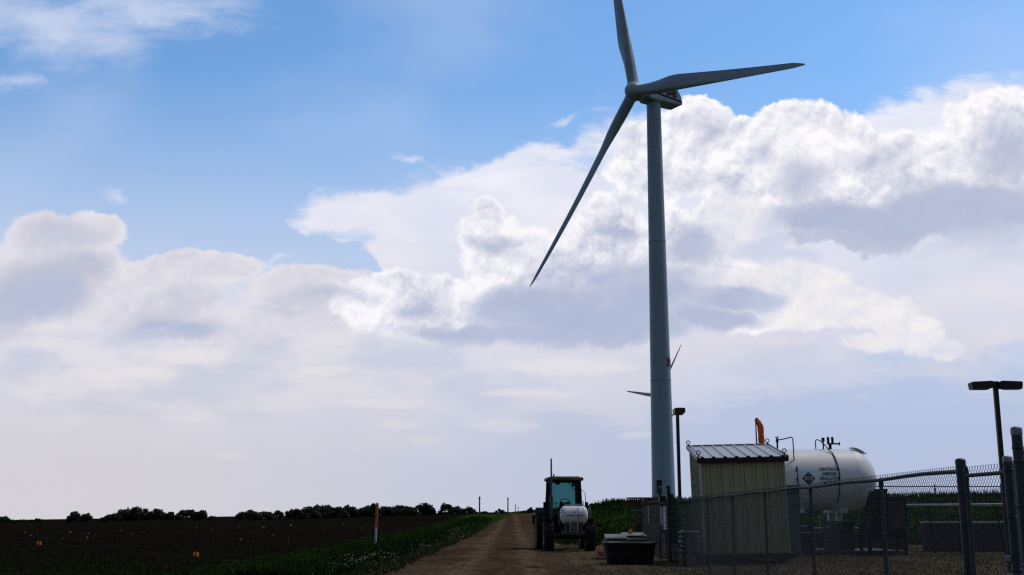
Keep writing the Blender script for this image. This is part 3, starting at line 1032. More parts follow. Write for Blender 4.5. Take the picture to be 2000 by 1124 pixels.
tag(pipe('conduit_pole', (X(1325, 37.6), 37.6, 0), (X(1325, 37.6), 37.6, 2.02), .04, mat('pale_conduit', (.33, .36, .38), .45, metal=.3, var=.4, scale=6), None, True), 'pale galvanised pole standing just inside the fence below the single lamp', 'pole')
# boards on the far gate
M_boardred = mat('red_print', (.30, .07, .06), .5, var=.3, scale=8)
M_boardwhite = mat('board_white', (.42, .47, .55), .5, var=.12)
M_blue = mat('blue_print', (.02, .05, .16), .5, var=.2)


def board(name, label, y0, y1, z0, z1, rows, base, x=FX - .06):
    b = empty(name, label, 'sign', (x, y0, z0)); w, h = y1 - y0, z1 - z0
    MB().box((0, w / 2, h / 2), (.012, w, h), bev=.003).build('panel', base, b)
    for i, (t, c) in enumerate(rows):
        MB().box((-.009, w / 2, h * t), (.004, w * (.8 - .12 * (i % 3)), h * .045)).build('printed_line', c, b)
    return b


board('warning_sign', 'white board with blue print on the far gate, nearer the lamp post', 36.98, 37.62, .98, 1.72, [(.93, M_blue), (.8, M_blue), (.64, M_blue), (.3, M_blue), (.12, M_blue)], M_boardwhite)
board('warning_sign', 'faded board with red and grey print on the far gate, left of the white one', 37.78, 38.5, 1.12, 1.72, [(.9, M_boardred), (.72, M_boardred), (.55, M_boardred), (.3, M_blue)], mat('faded_board', (.13, .12, .14), .6, var=.3, scale=6))
for yb, zb, lab in ((36.3, 1.93, 'small black box on the fence top beside the single lamp post'), (38.1, 1.88, 'small black box on the top of the far gate')):
    b = empty('junction_box', lab, 'box', (FX - .02, yb, zb))
    MB().box((0, 0, .07), (.2, .24, .17), bev=.012).build('casing', M_bronze, b); MB().box((0, 0, .165), (.22, .26, .015)).build('lid', M_bronze, b)
ch = MB()
for k in range(12):
    ch.merge(MB().lathe([(.028 + .007 * math.cos(a), .007 * math.sin(a)) for a in [i * 1.05 for i in range(7)]], 10).bm, T((0, .01 * math.sin(k), -.05 * k)) @ (RY(90) if k % 2 else RX(90)))
tag(ch.build('gate_chain', mat('bright_chain', (.5, .5, .48), .4, metal=.4), loc=(FX - .08, 41.6, 1.75)), 'length of pale chain hanging on the far fence beside the rusty frame', 'chain')

# ================================================================ lamps
def lamp(label, x, y, H, heads, rz):
    l = empty('lamp_post', label, 'lamp post', (x, y, terr(x, y)), rz)
    MB().box((0, 0, H / 2 + .05), (.11, .11, H - .1), bev=.008).build('pole', M_bronze, l)
    MB().box((0, 0, .02), (.3, .3, .05), bev=.01).build('base_plate', M_bronze, l)
    for s in heads:
        hd = MB()
        hd.prism([(.05 * s, H - .11), (.13 * s, H - .17), (.61 * s, H - .18), (.63 * s, H - .02), (.58 * s, H - .0), (.13 * s, H + .02), (.05 * s, H - .02)], -.17, .17)
        bmesh.ops.bevel(hd.bm, geom=hd.bm.edges[:], offset=.01, segments=1, affect='EDGES')
        hh = hd.build('lamp_head', M_bronze, l)
        MB().box((.4 * s, 0, H - .187), (.42, .26, .012)).build('lens', mat('lamp_lens', (.2, .2, .19), .25), hh)
    MB().box((0, 0, H - .06), (.13, .13, .15), bev=.01).build('bracket', M_bronze, l)
    return l


lamp('dark double headed lamp post behind the fence at right', X(1955, 28.5, 3), 28.5, 4.78, (-1, 1), R(-4))
lx = X(1324.5, 39.5, 4)
l1 = empty('lamp_post', 'dark lamp post with one boxy head beside the turbine tower', 'lamp post', (lx, 39.5, 0))
MB().box((0, 0, 2.55), (.11, .11, 5.0), bev=.008).build('pole', M_bronze, l1)
MB().box((0, 0, .02), (.3, .3, .05), bev=.01).build('base_plate', M_bronze, l1)
hd = MB(); hd.prism([(-.17, 4.86), (.12, 4.86), (.19, 4.91), (.19, 5.05), (.16, 5.07), (-.15, 5.07), (-.17, 5.05)], -.62, -.05)
bmesh.ops.bevel(hd.bm, geom=hd.bm.edges[:], offset=.008, segments=1, affect='EDGES')
hh = hd.build('lamp_head', M_bronze, l1)
MB().box((0, -.35, 4.852), (.26, .42, .014)).build('lens', mat('lamp_lens_b', (.2, .2, .19), .25), hh)
MB().box((-.2, -.1, 4.84), (.05, .06, .06)).build('photocell', M_bronze, l1)

# ================================================================ metal shed
M_wall = mat('olive_sheet', (.36, .35, .21), .5, var=.16, scale=1.2, streak=True, bump=.05)
M_rib = mat('olive_rib', (.15, .14, .085), .5, var=.16, scale=1.2)
M_roof = mat('roof_sheet', (.48, .48, .465), .42, metal=.0, var=.22, scale=1.6, dirt=(.2, .2, .18, 1))
M_trim = mat('brown_trim', (.018, .014, .011), .55, var=.3)
M_corner = mat('white_trim', (.5, .5, .46), .5, var=.15)
SW, SD, SH0, SH1 = 2.47, 3.0, 3.12, 3.60
shed = empty('metal_shed', 'olive ribbed metal shed with pale sloping roof standing behind the fence', 'shed', (5.86, 34.9, 0), R(-3.5))
shed.rotation_euler = (0, R(-1.2), R(-3.5))
b = .28
wm = MB()
wm.add([(0, 0, b), (SW, 0, b), (SW, 0, SH0), (0, 0, SH0)], [(0, 1, 2, 3)])
wm.add([(0, SD, b), (SW, SD, b), (SW, SD, SH1), (0, SD, SH1)], [(3, 2, 1, 0)])
wm.add([(0, 0, b), (0, SD, b), (0, SD, SH1), (0, 0, SH0)], [(3, 2, 1, 0)])
wm.add([(SW, 0, b), (SW, SD, b), (SW, SD, SH1), (SW, 0, SH0)], [(0, 1, 2, 3)])
walls = wm.build('wall', M_wall, shed)
rb = MB()
for k in range(1, 8):
    x = SW * (k - .45) / 7.1
    rb.prism([(x - .035, b), (x + .035, b), (x + .035, SH0 - .02), (x - .035, SH0 - .02)], -.032, -.002)
rb.build('wall_ribs', M_wall, walls)
rs = MB()
for k in range(1, 8):
    x = SW * (k - .45) / 7.1
    rs.box((x + .047, -.008, (b + SH0) / 2), (.022, .012, SH0 - b - .04))
rs.build('wall_grooves', M_rib, walls)
rb = MB()
for k in range(1, 10):
    y = SD * k / 10; zt = SH0 + (SH1 - SH0) * y / SD
    rb.box((-.03, y, (b + zt) / 2 - .02), (.045, .05, zt - b - .06))
rb.build('side_ribs', M_wall, walls)
MB().add([(-.006, .03, b + .01), (-.006, SD - .03, b + .01), (-.006, SD - .03, SH1 - .05), (-.006, .03, SH0 - .03)], [(3, 2, 1, 0)]).build('side_shade_sheet', mat('painted_side_shade', (.06, .06, .04), .6), walls)  # added dark sheet: shade on the side wall painted in as colour
MB().box((-.035, -.03, (b + SH0) / 2), (.075, .065, SH0 - b - .01), bev=.008).build('corner_trim', M_corner, shed); MB().box((-.03, SD, (b + SH1) / 2), (.06, .06, SH1 - b - .05)).build('corner_trim', M_corner, shed)
MB().box((SW + .02, -.02, (b + SH0) / 2), (.06, .07, SH0 - b - .01), bev=.008).build('corner_trim', M_wall, shed)
sk = MB()
for x in (.1, SW / 2, SW - .1): sk.box((x, SD / 2, .09), (.12, SD + .2, .18))
sk.box((SW / 2 + .03, -.04, .2), (SW + .3, .14, .17), bev=.01).box((SW / 2, SD + .02, .2), (SW + .2, .12, .17))
sk.build('skid_base', M_bronze, shed)
ang = math.atan2(SH1 - SH0, SD); RL = math.hypot(SD + .3, (SH1 - SH0) * (SD + .3) / SD)
Mr = T((-.1, -.18, SH0 - .015)) @ Matrix.Rotation(ang, 4, 'X')
rf = MB(); rf.box((SW / 2 + .1, RL / 2, .03), (SW + .2, RL, .05)); bmesh.ops.transform(rf.bm, matrix=Mr, verts=rf.bm.verts[:])
roof = rf.build('roof', M_roof, shed)
rr_ = MB()
for k in range(8):
    x = .12 + (SW - .04) * k / 7
    t = MB(); t.prism([(x - .045, .056), (x + .045, .056), (x + .02, .10), (x - .02, .10)], 0, RL); rr_.merge(t.bm, Mr)
rr_.build('roof_ribs', M_roof, roof)
fm = MB()
t = MB(); t.box((SW / 2 + .1, -.02, -.03), (SW + .26, .045, .15), bev=.012)
for k in range(8): t.box((.12 + (SW - .04) * k / 7, -.02, .06), (.11, .046, .06), bev=.012)
t.box((-.015, -.02, 0.0), (.07, .07, .17), bev=.02); t.box((SW + .215, -.02, 0.0), (.07, .07, .17), bev=.02)
fm.merge(t.bm, Mr); fm.build('fascia', M_trim, shed)
fm = MB()
for x in (-.02, SW + .22):
    t = MB(); t.box((x, RL / 2, .03), (.05, RL, .12), bev=.01); fm.merge(t.bm, Mr)
t = MB(); t.box((SW / 2 + .1, RL + .02, .04), (SW + .26, .05, .13), bev=.01); fm.merge(t.bm, Mr)
fm.build('verge_trim', M_steel, shed)
for (x, y) in ((.02, .12), (SW + .16, .12), (.02, RL - .12), (SW + .16, RL - .12)):
    e = MB()
    e.tube([(0, 0, 0), (0, 0, .1)], .02, 8)
    e.merge(MB().lathe([(.058 + .015 * math.cos(a), .015 * math.sin(a)) for a in [i * math.pi / 4 for i in range(9)]], 20).bm, T((0, 0, .155)) @ RX(90))
    o = e.build('lifting_eye', M_bronze, shed)
    o.location = Mr @ Vector((x, y, .05))

# ================================================================ ammonia tank
M_tank = mat('tank_white', (.88, .88, .88), .5, var=.06, scale=.5, dirt=(.62, .60, .60, 1), spec=.4)
M_teal = mat('teal_lettering', (.01, .17, .15), .5, var=.1)
M_conc = mat('concrete', (.055, .055, .055), .85, var=.3, scale=4, bump=.2)
M_pipe = mat('white_pipe', (.34, .36, .38), .45, var=.2, scale=6)
M_black = mat('black_equipment', (.010, .011, .012), .65, var=.3, spec=.15)
TX, TY, TZ, TR_, TL = 7.9, 43.8, 2.77, 1.165, 5.12
tank = empty('ammonia_tank', 'big white horizontal ammonia storage tank with teal lettering right of the shed', 'tank', (TX, TY, 0), R(4))
Mt = T((0, 0, TZ)) @ RY(90)
prof = [(.001, -1.0)] + [(TR_ * math.sin(a), -1.0 * math.cos(a)) for a in [R(8 * k) for k in range(1, 12)]] + [(TR_, 0), (TR_, TL)] + \
       [(TR_ * math.cos(a), TL + 1.0 * math.sin(a)) for a in [R(8 * k) for k in range(1, 12)]] + [(.001, TL + 1.0)]
shell = MB().lathe(prof, 72, Mt).build('shell', M_tank, tank)
for x in (0, TL * .5, TL): MB().lathe([(TR_ + .001, x - .012), (TR_ + .005, x), (TR_ + .001, x + .012)], 72, Mt).build('weld_seam', M_tank, shell)


def on_tank(v, cx, cz, off):
    # flat lettering (x right, y up) wrapped on the shell, arc length measured from cz
    a = math.asin(max(-1, min(1, (cz - TZ) / TR_))) + v[1] / TR_
    return (cx + v[0], -(TR_ + off) * math.cos(a), TZ + (TR_ + off) * math.sin(a))


def tx_on_y(px): return (X(px, 42.6, 3) - TX)
tcx = tx_on_y(1621)
for i, s in enumerate(('ANHYDROUS', 'AMMONIA', 'INHALATION', 'HAZARD')):
    v, f = text_mesh(s, .25, bold=.009)
    w = max(p[0] for p in v) - min(p[0] for p in v); k = {0: .74, 1: .58, 2: .78, 3: .56}[i] / w
    v = [(p[0] * k, p[1] * .74) for p in v]
    raw('lettering', [on_tank(p, tcx, Z(916.5 + 9.2 * i, 42.6), .012) for p in v], f, M_teal, shell)
pc = tx_on_y(1578.5); pz = Z(934.5, 42.6)
M_pl = mat('placard_blue', (.02, .07, .13), .5, var=.1); M_pw = mat('placard_white', (.5, .52, .54), .5, var=.1)
q = .25
NG = 8
gp = [(-q + 2 * q * (i / NG), 0) for i in range(NG + 1)]
dv, df = [], []
for i in range(NG + 1):
    for j in range(NG + 1):
        a_, b_ = i / NG, j / NG; dv.append(((a_ - b_) * q, (a_ + b_ - 1) * q))
df = [(i * (NG + 1) + j, i * (NG + 1) + j + 1, (i + 1) * (NG + 1) + j + 1, (i + 1) * (NG + 1) + j) for i in range(NG) for j in range(NG)]
pl = raw('placard', [on_tank(p, pc, pz, .010) for p in dv], df, M_pl, shell)
raw('placard_line', [on_tank(p, pc, pz, .014) for p in [(-q * .2, q * .62), (q * .2, q * .62), (q * .2, q * .68), (-q * .2, q * .68)]], [(0, 1, 2, 3)], M_pw, pl)
raw('placard_band', [on_tank(p, pc, pz, .014) for p in [(-.15, -.06), (.15, -.06), (.15, .0), (.15, .07), (-.15, .07), (-.15, 0)]], [(0, 1, 2, 5), (5, 2, 3, 4)], M_pw, pl)
v, f = text_mesh('1005', .125, bold=.003); raw('placard_number', [on_tank((p[0] * .82, p[1]), pc, pz + .003, .019) for p in v], f, M_pl, pl)
v, f = text_mesh('2', .08); raw('placard_class', [on_tank((p[0], p[1]), pc, pz - .12, .016) for p in v], f, M_pw, pl)
for x in (tx_on_y(1563), tx_on_y(1650)):
    sd_ = MB(); sd_.box((x, -.35, 1.45), (.2, .28, .75), bev=.02).box((x, .55, 1.45), (.2, .28, .75)); sd_.box((x, 0, 1.6), (.3, 1.9, .2)); sd_.build('saddle', mat('saddle_paint', (.7, .72, .75), .5), tank)
pad = MB(); pad.box((tx_on_y(1572), 0, .52), (.56, 2., 1.03), bev=.02).build('pedestal', M_conc, tank)
pad = MB(); pad.box((tx_on_y(1654), 0, .52), (.5, 2., 1.03), bev=.02).build('pedestal', M_conc, tank)
MB().box((tx_on_y(1654), -.2, 1.12), (.46, 2., .17), bev=.01).build('pedestal_cap', M_black, tank)
MB().box((TL / 2 + .4, 0, .07), (TL + 2., 3.2, .14), bev=.02).build('slab', M_conc, tank)
# pipework on top: vent gooseneck, curved strap, valves, domed plate
zt = TZ + TR_
mb = MB(); xa, xb = tx_on_y(1534.5), tx_on_y(1555)
mb.tube([(xa, -.2, zt - .05), (xa, -.2, zt + .42)], .035, 8).tube([(xa, -.2, zt + .34), (xa + .12, -.3, zt + .34), (xb - .04, -.85, zt + .40), (xb, -.9, zt + .36), (xb, -.95, TZ + .2), (xb, -1.3, TZ - .15)], .022, 8)
mb.box((xa, -.2, zt + .3), (.09, .09, .12)).box((xa, -.2, zt + .44), (.16, .04, .03)).box((xb, -1.2, TZ + .35), (.045, .05, .2)); mb.tube([(xb, -1.27, TZ + .2), (xb, -1.3, .9)], .02, 8)
mb.build('vent_pipe', M_black, tank)
mb = MB(); x0 = tx_on_y(1615); x1 = tx_on_y(1641); p = [(x0, -.1, zt - .02), (x0, -.1, zt + .3), (x0 + .05, -.12, zt + .36), (x0 + .14, -.2, zt + .32), (x0 + .28, -.4, zt + .12), (x0 + .36, -.6, zt - .1)]
for k in range(9):
    a = R(55 - 13 * k); p.append((x1 - .06 + .05 * min(1, k / 3), -(TR_ + .03) * math.cos(a), TZ + (TR_ + .03) * math.sin(a)))
mb.tube(p, .021, 8).build('hose', M_black, tank)
mb = MB(); xv = tx_on_y(1631); mb.tube([(xv, -.1, zt - .1), (xv, -.1, zt + .38)], .03, 8).box((xv, -.1, zt + .36), (.1, .1, .15), bev=.01)
mb.build('relief_valve', M_black, tank)
mb = MB(); xv = tx_on_y(1645)
mb.tube([(xv, -.1, zt - .1), (xv, -.1, zt + .22)], .06, 10).tube([(xv - .1, -.1, zt + .2), (xv + .36, -.1, zt + .2)], .03, 8).tube([(xv - .07, -.1, zt + .2), (xv - .07, -.1, zt + .46)], .05, 10).tube([(xv + .1, -.1, zt + .2), (xv + .1, -.1, zt + .46)], .05, 10).box((xv + .37, -.1, zt + .2), (.03, .08, .13))
mb.build('relief_valve', M_black, tank)
gm = MB()
for k in range(5):
    a = R(82 - 6.5 * k); gm.box((TL + 1.04 * math.cos(a) * .98, -.15, TZ + (TR_ + .05) * math.sin(a)), (.13, .5, .015), RY(90 - math.degrees(a)))
gm.build('manway_cover', mat('pale_steel', (.8, .8, .8), .6), tank)
pp = MB()
xa, xb = tx_on_y(1543), tx_on_y(1590)
pp.tube([(xa, -1.5, Z(1041, 42.3)), (xb, -1.5, Z(1041, 42.3)), (xb, -1.5, Z(1008, 42.3))], .035, 8).tube([(xa, -1.5, Z(1028, 42.3)), (tx_on_y(1566), -1.5, Z(1028, 42.3))], .035, 8).box((xb, -1.5, Z(1010, 42.3)), (.1, .1, .14))
pp.tube([(tx_on_y(1605), -1.4, Z(1030, 42.3)), (tx_on_y(1612), -1.4, Z(1030, 42.3))], .05, 8)
pp.build('outlet_pipe', M_pipe, tank)
cab = empty('control_cabinet', 'blue grey upright cabinet between the shed and the white tank', 'cabinet', (X(1546, 41.2), 41.2, 0))
M_cab = mat('blue_grey_paint', (.10, .125, .16), .5, var=.15)
MB().box((0, 0, 1.0), (.5, .4, 2.0 + .0), bev=.02).build('body', M_cab, cab)
MB().box((0, 0, 2.1), (.56, .46, .06), bev=.01).build('lid', M_cab, cab)
MB().box((0, -.21, 2.0 - .45), (.42, .02, .8), bev=.005).build('door', M_cab, cab); MB().box((.15, -.235, 1.5), (.03, .03, .12)).build('handle', M_black, cab)
cab.scale = (1, 1, 1.17)

# dark equipment and concrete wall, white pipe runs behind
eq = empty('equipment_box', 'black equipment housing on a skid right of the ammonia tank', 'equipment', (X(1712, 42.5) - .32, 42.2, 0))
MB().prism([(-.35, .75), (.3, .75), (.3, 2.3), (.2, 2.3), (-.2, 1.3)], -.6, .6).build('cowl', M_black, eq)
MB().box((.72, 0, 1.42), (.84, 1.2, 1.4), bev=.05).build('body', M_black, eq)
MB().box((.42, 0, 2.25), (.26, .8, .25), bev=.02).build('top_box', M_black, eq)
MB().box((.4, 0, .66), (1.5, 1.3, .12), bev=.02).build('skid', M_black, eq)
for x_ in (-.25, 1.05):
    for y_ in (-.5, .5): MB().box((x_, y_, .3), (.1, .1, .6)).build('leg', M_black, eq)
MB().box((.75, -.61, 1.42), (.6, .03, 1.0), bev=.01).build('door', mat('black_door', (.02, .02, .022), .4), eq)
wallb = empty('containment_wall', 'low grey concrete wall behind the chain link at right', 'wall', (X(1800, 46), 46., 0), R(-3))
MB().box((3.2, 0, .55), (6.4, .25, 1.08), bev=.02).build('wall_body', M_conc, wallb)
MB().box((3.2, 0, 1.13), (6.5, .34, .07), bev=.01).build('wall_coping', M_pipe, wallb)
wl2 = empty('containment_wall', 'lower stretch of concrete wall under and left of the white tank', 'wall', (X(1560, 48), 48.5, 0))
MB().box((2.3, 0, .42), (4.6, .25, .82), bev=.02).build('wall_body', M_conc, wl2); MB().box((2.3, 0, .87), (4.7, .32, .06), bev=.01).build('wall_coping', M_pipe, wl2)
pr = empty('pipe_rack', 'long white pipe carried on dark legs across the yard at right', 'pipe rack', (X(1722, 44), 44, 0), R(-6))
zp = Z(988, 44)
MB().tube([(0, 0, zp), (7.4, 0, zp + .05)], .055, 12).tube([(0, 0, zp), (0, .6, zp)], .055, 12).build('pipe', M_pipe, pr)
for x, dx in ((1.75, .15), (2.9, -.1), (4.2, .25), (5.6, 0), (7.2, 0)):
    MB().tube([(x, 0, zp - .05), (x + dx, 0, 0)], .035, 8).box((x, 0, zp - .07), (.14, .14, .04)).build('leg', M_black, pr)

# far fence across the back of the yard
bf = empty('chain_link_fence', 'thin dark fence across the back of the yard, seen against the sky at right', 'fence', (X(1700, 52), 52, 0))
L = 3.
me = link_mesh(L, 2.6, .071, .003)
for k in range(4):
    pipe('post', (k * L, 0, 0), (k * L, 0, 2.72), .032, M_post, bf, True)
    o = bpy.data.objects.new('chain_link', me); COL.objects.link(o); o.parent = bf; o.location = (k * L, -.04, .05)
pipe('post', (4 * L, 0, 0), (4 * L, 0, 2.72), .032, M_post, bf, True)
pipe('top_rail', (0, 0, 2.68), (4 * L, 0, 2.68), .024, M_post, bf)

# bags on pallets just inside the fence
M_bag = mat('bag_plastic', (.12, .155, .19), .6, spec=.15, var=.5, scale=5, bump=.3)
M_wood = mat('weathered_boards', (.10, .095, .085), .85, var=.35, scale=5)
for si, (px, nm) in enumerate(((1337.5, 'left'), (1352.5, 'right'))):
    Yb = 33.6; xb = X(px, Yb)
    pal = empty('pallet', 'dark wooden pallet under the %s stack of bags' % nm, 'pallet', (xb, Yb, 0))
    for k in range(4): MB().box((0, -.24 + .16 * k, .36), (.34, .11, .02)).build('deck_board', M_wood, pal)
    for k in range(2): MB().box((-.14 + .28 * k, 0, .17), (.06, .6, .34)).build('bearer', M_wood, pal)
    for k in range(5):
        rr2 = random.Random(si * 9 + k); t = bmesh.new(); bmesh.ops.create_uvsphere(t, u_segments=20, v_segments=12, radius=1)
        for v in t.verts:
            c = v.co
            sx_, sy_ = (abs(c.x) ** .55) * (1 if c.x > 0 else -1), (abs(c.y) ** .55) * (1 if c.y > 0 else -1)
            v.co = Vector((sx_ * .175 + .01 * math.sin(c.y * 9), sy_ * .3 + .01 * math.sin(c.x * 11), c.z * .066 * (1 + .25 * math.sin(c.x * 5 + k))))
        for f in t.faces: f.smooth = True
        mb = MB(); mb.merge(t, T((0, 0, 0)) @ RZ(rr2.uniform(-6, 6)) @ RX(rr2.uniform(-3, 3)))
        pos = ['lowest', 'second', 'middle', 'fourth', 'topmost'][k]
        tag(mb.build('feed_bag', M_bag, loc=(xb + rr2.uniform(-.015, .015), Yb, .44 + .128 * k)), 'pale blue plastic bag, %s of the %s stack behind the fence' % (pos if k in (0, 4) else pos + ' from the ground' if k != 2 else 'middle one', nm), 'bag', 'bags stacked behind the fence')

# ================================================================ wind sock
M_or = mat('orange_fabric', (.85, .13, .02), .7, var=.3, scale=4, bump=.3)
wk = empty('windsock', 'limp orange windsock on a thin mast behind the shed roof', 'windsock', (X(1483.5, 52), 52., 0))
zt = Z(816, 52)
MB().tube([(0, 0, 0), (0, 0, zt - .05)], [.04, .03], 8).build('mast', M_bronze, wk)
MB().merge(MB().lathe([(.13 + .012 * math.cos(a), .012 * math.sin(a)) for a in [i * math.pi / 3 for i in range(7)]], 20).bm, T((.07, 0, zt - .12)) @ RY(25)) if False else None
rg_ = MB(); rg_.merge(MB().lathe([(.12 + .012 * math.cos(a), .012 * math.sin(a)) for a in [i * math.pi / 3 for i in range(7)]], 20).bm, T((.07, 0, zt - .15)) @ RY(18)); rg_.build('hoop', M_bronze, wk)
sp = []; vs, fs = [], []; N = 20; K = 26
for i in range(K):
    t = i / (K - 1)
    cx = .05 + .10 * min(1, t * 5) + .17 * t; cz = zt - .02 - 1.95 * t; r = (.04 + .095 * sstep(0, .1, t)) * (1 - .12 * t)
    for j in range(N):
        a = 2 * math.pi * j / N
        q = r * (1 + .16 * math.sin(3 * a + t * 9) + .10 * math.sin(5 * a - t * 14))
        vs.append((cx + q * math.cos(a), q * math.sin(a) * .8, cz + .02 * math.sin(a * 2 + t * 10)))
for i in range(K - 1):
    for j in range(N): fs.append((i * N + j, i * N + (j + 1) % N, (i + 1) * N + (j + 1) % N, (i + 1) * N + j))
fs.append(tuple(range(N)))
raw('sock', vs, fs, M_or, wk, smooth=True)

# ================================================================ tub, crate, cone, rack
tbx, tby = X(1230, 34.9, .3), 34.9
tub = empty('stock_tub', 'black oval plastic stock tub on the gravel beside the fence', 'tub', (tbx, tby, 0))
M_tub = mat('black_plastic', (.010, .010, .012), .5, var=.3, spec=.3)
def oval(ax, ay, z, r=0):
    return [(math.copysign(abs(math.cos(a)) ** .9, math.cos(a)) * ax, math.copysign(abs(math.sin(a)) ** .9, math.sin(a)) * ay, z + r * math.cos(a)) for a in [2 * math.pi * k / 48 for k in range(48)]]
rings = [oval(.66, .44, .0), oval(.69, .47, .03), oval(.74, .52, .3), oval(.79, .575, .58), oval(.835, .62, .60), oval(.845, .63, .63), oval(.83, .615, .655), oval(.79, .58, .65), oval(.77, .56, .56), oval(.70, .37, .08), oval(.3, .15, .06)]
vs = [p for r_ in rings for p in r_]; fs = [(i * 48 + j, i * 48 + (j + 1) % 48, (i + 1) * 48 + (j + 1) % 48, (i + 1) * 48 + j) for i in range(len(rings) - 1) for j in range(48)]
fs.append(tuple(range(len(vs) - 48, len(vs)))); fs.append(tuple(range(47, -1, -1)))
raw('tub_shell', vs, fs, M_tub, tub, smooth=True)
rb = MB()
for k in range(-3, 4): rb.box((k * .17, -.52 * (1 - (k * .17 / .8) ** 2) ** .5, .31), (.035, .03, .5), RX(8))
rb.build('tub_ribs', M_tub, tub)
cx0, cx1 = X(1181, 38.6), X(1262, 38.6)
cr = empty('crate', 'low grey crate topped with pale boards behind the black tub', 'crate', ((cx0 + cx1) / 2, 39.0, 0)); cw = cx1 - cx0
M_pale = mat('pale_boards', (.24, .245, .225), .75, var=.35, scale=3, dirt=(.1, .1, .09, 1))
M_cr = mat('crate_side', (.045, .05, .042), .8, var=.3)
MB().box((0, 0, .33), (cw - .06, 1.5, .66), bev=.015).build('crate_body', M_cr, cr)
for k, (p0, p1, py_, dd, tl) in enumerate(((1181, 1224, 1048, .5, 14), (1192, 1230, 1054.5, .3, 10), (1214, 1258, 1044, .4, 13), (1226, 1262, 1046.5, .3, 8))):
    yy0 = 38.5 + .28 * k * (k != 1)
    MB().box(((X(p0, yy0, .8) + X(p1, yy0, .8)) / 2 - (cx0 + cx1) / 2, yy0 - 39., Z(py_, yy0)), (X(p1, yy0, .8) - X(p0, yy0, .8), dd, .03), RZ((-2, 3, 1, -2)[k]) @ RX(tl), bev=.004).build('board', M_pale, cr)
cn = empty('marker_cone', 'small orange cone lying on the pale boards behind the tub', 'cone', (X(1226, 39.2), 38.5, .82))
MB().lathe([(.085, .0), (.08, .03), (.065, .08), (.04, .13), (.02, .15), (.001, .155)], 20).build('cone_body', mat('orange_plastic', (.62, .2, .035), .5, var=.2), cn)
MB().box((0, 0, .01), (.18, .18, .02), bev=.006).build('cone_base', mat('orange_plastic_b', (.5, .14, .03), .5), cn)

M_rust = mat('rusty_frame', (.075, .028, .014), .8, var=.5, scale=6)
M_rust2 = mat('brown_frame', (.05, .032, .014), .8, var=.4, scale=6)
rk = empty('steel_rack', 'rust brown steel frame with splayed legs behind the far end of the fence', 'rack', (X(1233, 46.6), 46.6, 0))
wr = X(1262, 46.6) - X(1233, 46.6); zt = Z(973, 46.6)
for y_ in (0, .9):
    for x0, x1 in ((-.1, .06), (wr - .06, wr - .1), (.22, .24), (.40, .40)):
        MB().tube([(x0, y_, 0), (x1, y_ * .8 + .1, zt)], .026, 8).build('leg', M_rust2, rk)
MB().box((wr / 2 + .35, .45, zt), (wr + .9, .9, .05)).build('top_frame', M_rust, rk)
for z_, m_ in ((Z(997, 46.6), M_pale), (Z(1022, 46.6), mat('orange_rail', (.16, .06, .02), .7))):
    MB().box((wr / 2 - .03, .02, z_), (wr + .0, .05, .04)).build('rung', m_, rk)
MB().box((wr / 2 + .12, .5, Z(1029, 46.6)), (wr - .1, .06, .26)).build('panel', M_rust, rk)
rp = empty('red_barrier', 'dark red panel with a white bar resting above the far fence', 'panel', (X(1272, 45.2), 45.2, 0))
MB().box((0, 0, Z(976, 45)), (.62, .5, .12), RY(2), bev=.01).build('red_panel', mat('dark_red_paint', (.11, .018, .016), .6, var=.3), rp)
MB().box((.1, -.3, Z(978.5, 45) - .02), (.3, .04, .05), RY(-9)).build('white_bar', mat('white_bar_paint', (.6, .6, .58), .5), rp)
for s in (-.25, .25): MB().tube([(s, 0, 0), (s, 0, Z(978, 45))], .03, 8).build('leg', M_rust2, rp)

# ================================================================ flags, stakes, poles
M_fo = mat('orange_flag', (1., .17, .05), .6, var=.15); M_fb = mat('blue_flag', (.04, .06, .25), .6, var=.15); M_fw = mat('white_flag', (.28, .26, .2), .6, var=.15); M_fr = mat('red_flag', (.45, .03, .03), .6, var=.15)
M_wr = mat('flag_wire', (.10, .09, .08), .6)


def flag(px, py, c, label, h=.42, s=1.):
    x, y = place(px, py, h * .85); rr2 = random.Random(int(px * 7 + py))
    f = empty('survey_flag', label, 'flag', (x, y, terr(x, y)), rr2.uniform(-.7, .7), 'survey flags in the ploughed field')
    k = s * (1 if y < 60 else (1 + (y - 60) / 120))
    MB().tube([(0, 0, -.03), (.01, 0, h)], .004, 5).build('wire', M_wr, f)
    w_, d_ = .13 * k, .10 * k
    vs = []; N = 6
    for j in range(N + 1):
        t = j / N
        for zz in (0, -d_): vs.append((.01 + w_ * t, .018 * math.sin(t * 7), h + zz - .02 * t * t))
    raw('pennant', vs, [(2 * j, 2 * j + 1, 2 * j + 3, 2 * j + 2) for j in range(N)], {'o': M_fo, 'b': M_fb, 'w': M_fw, 'r': M_fr}[c], f)
    return f


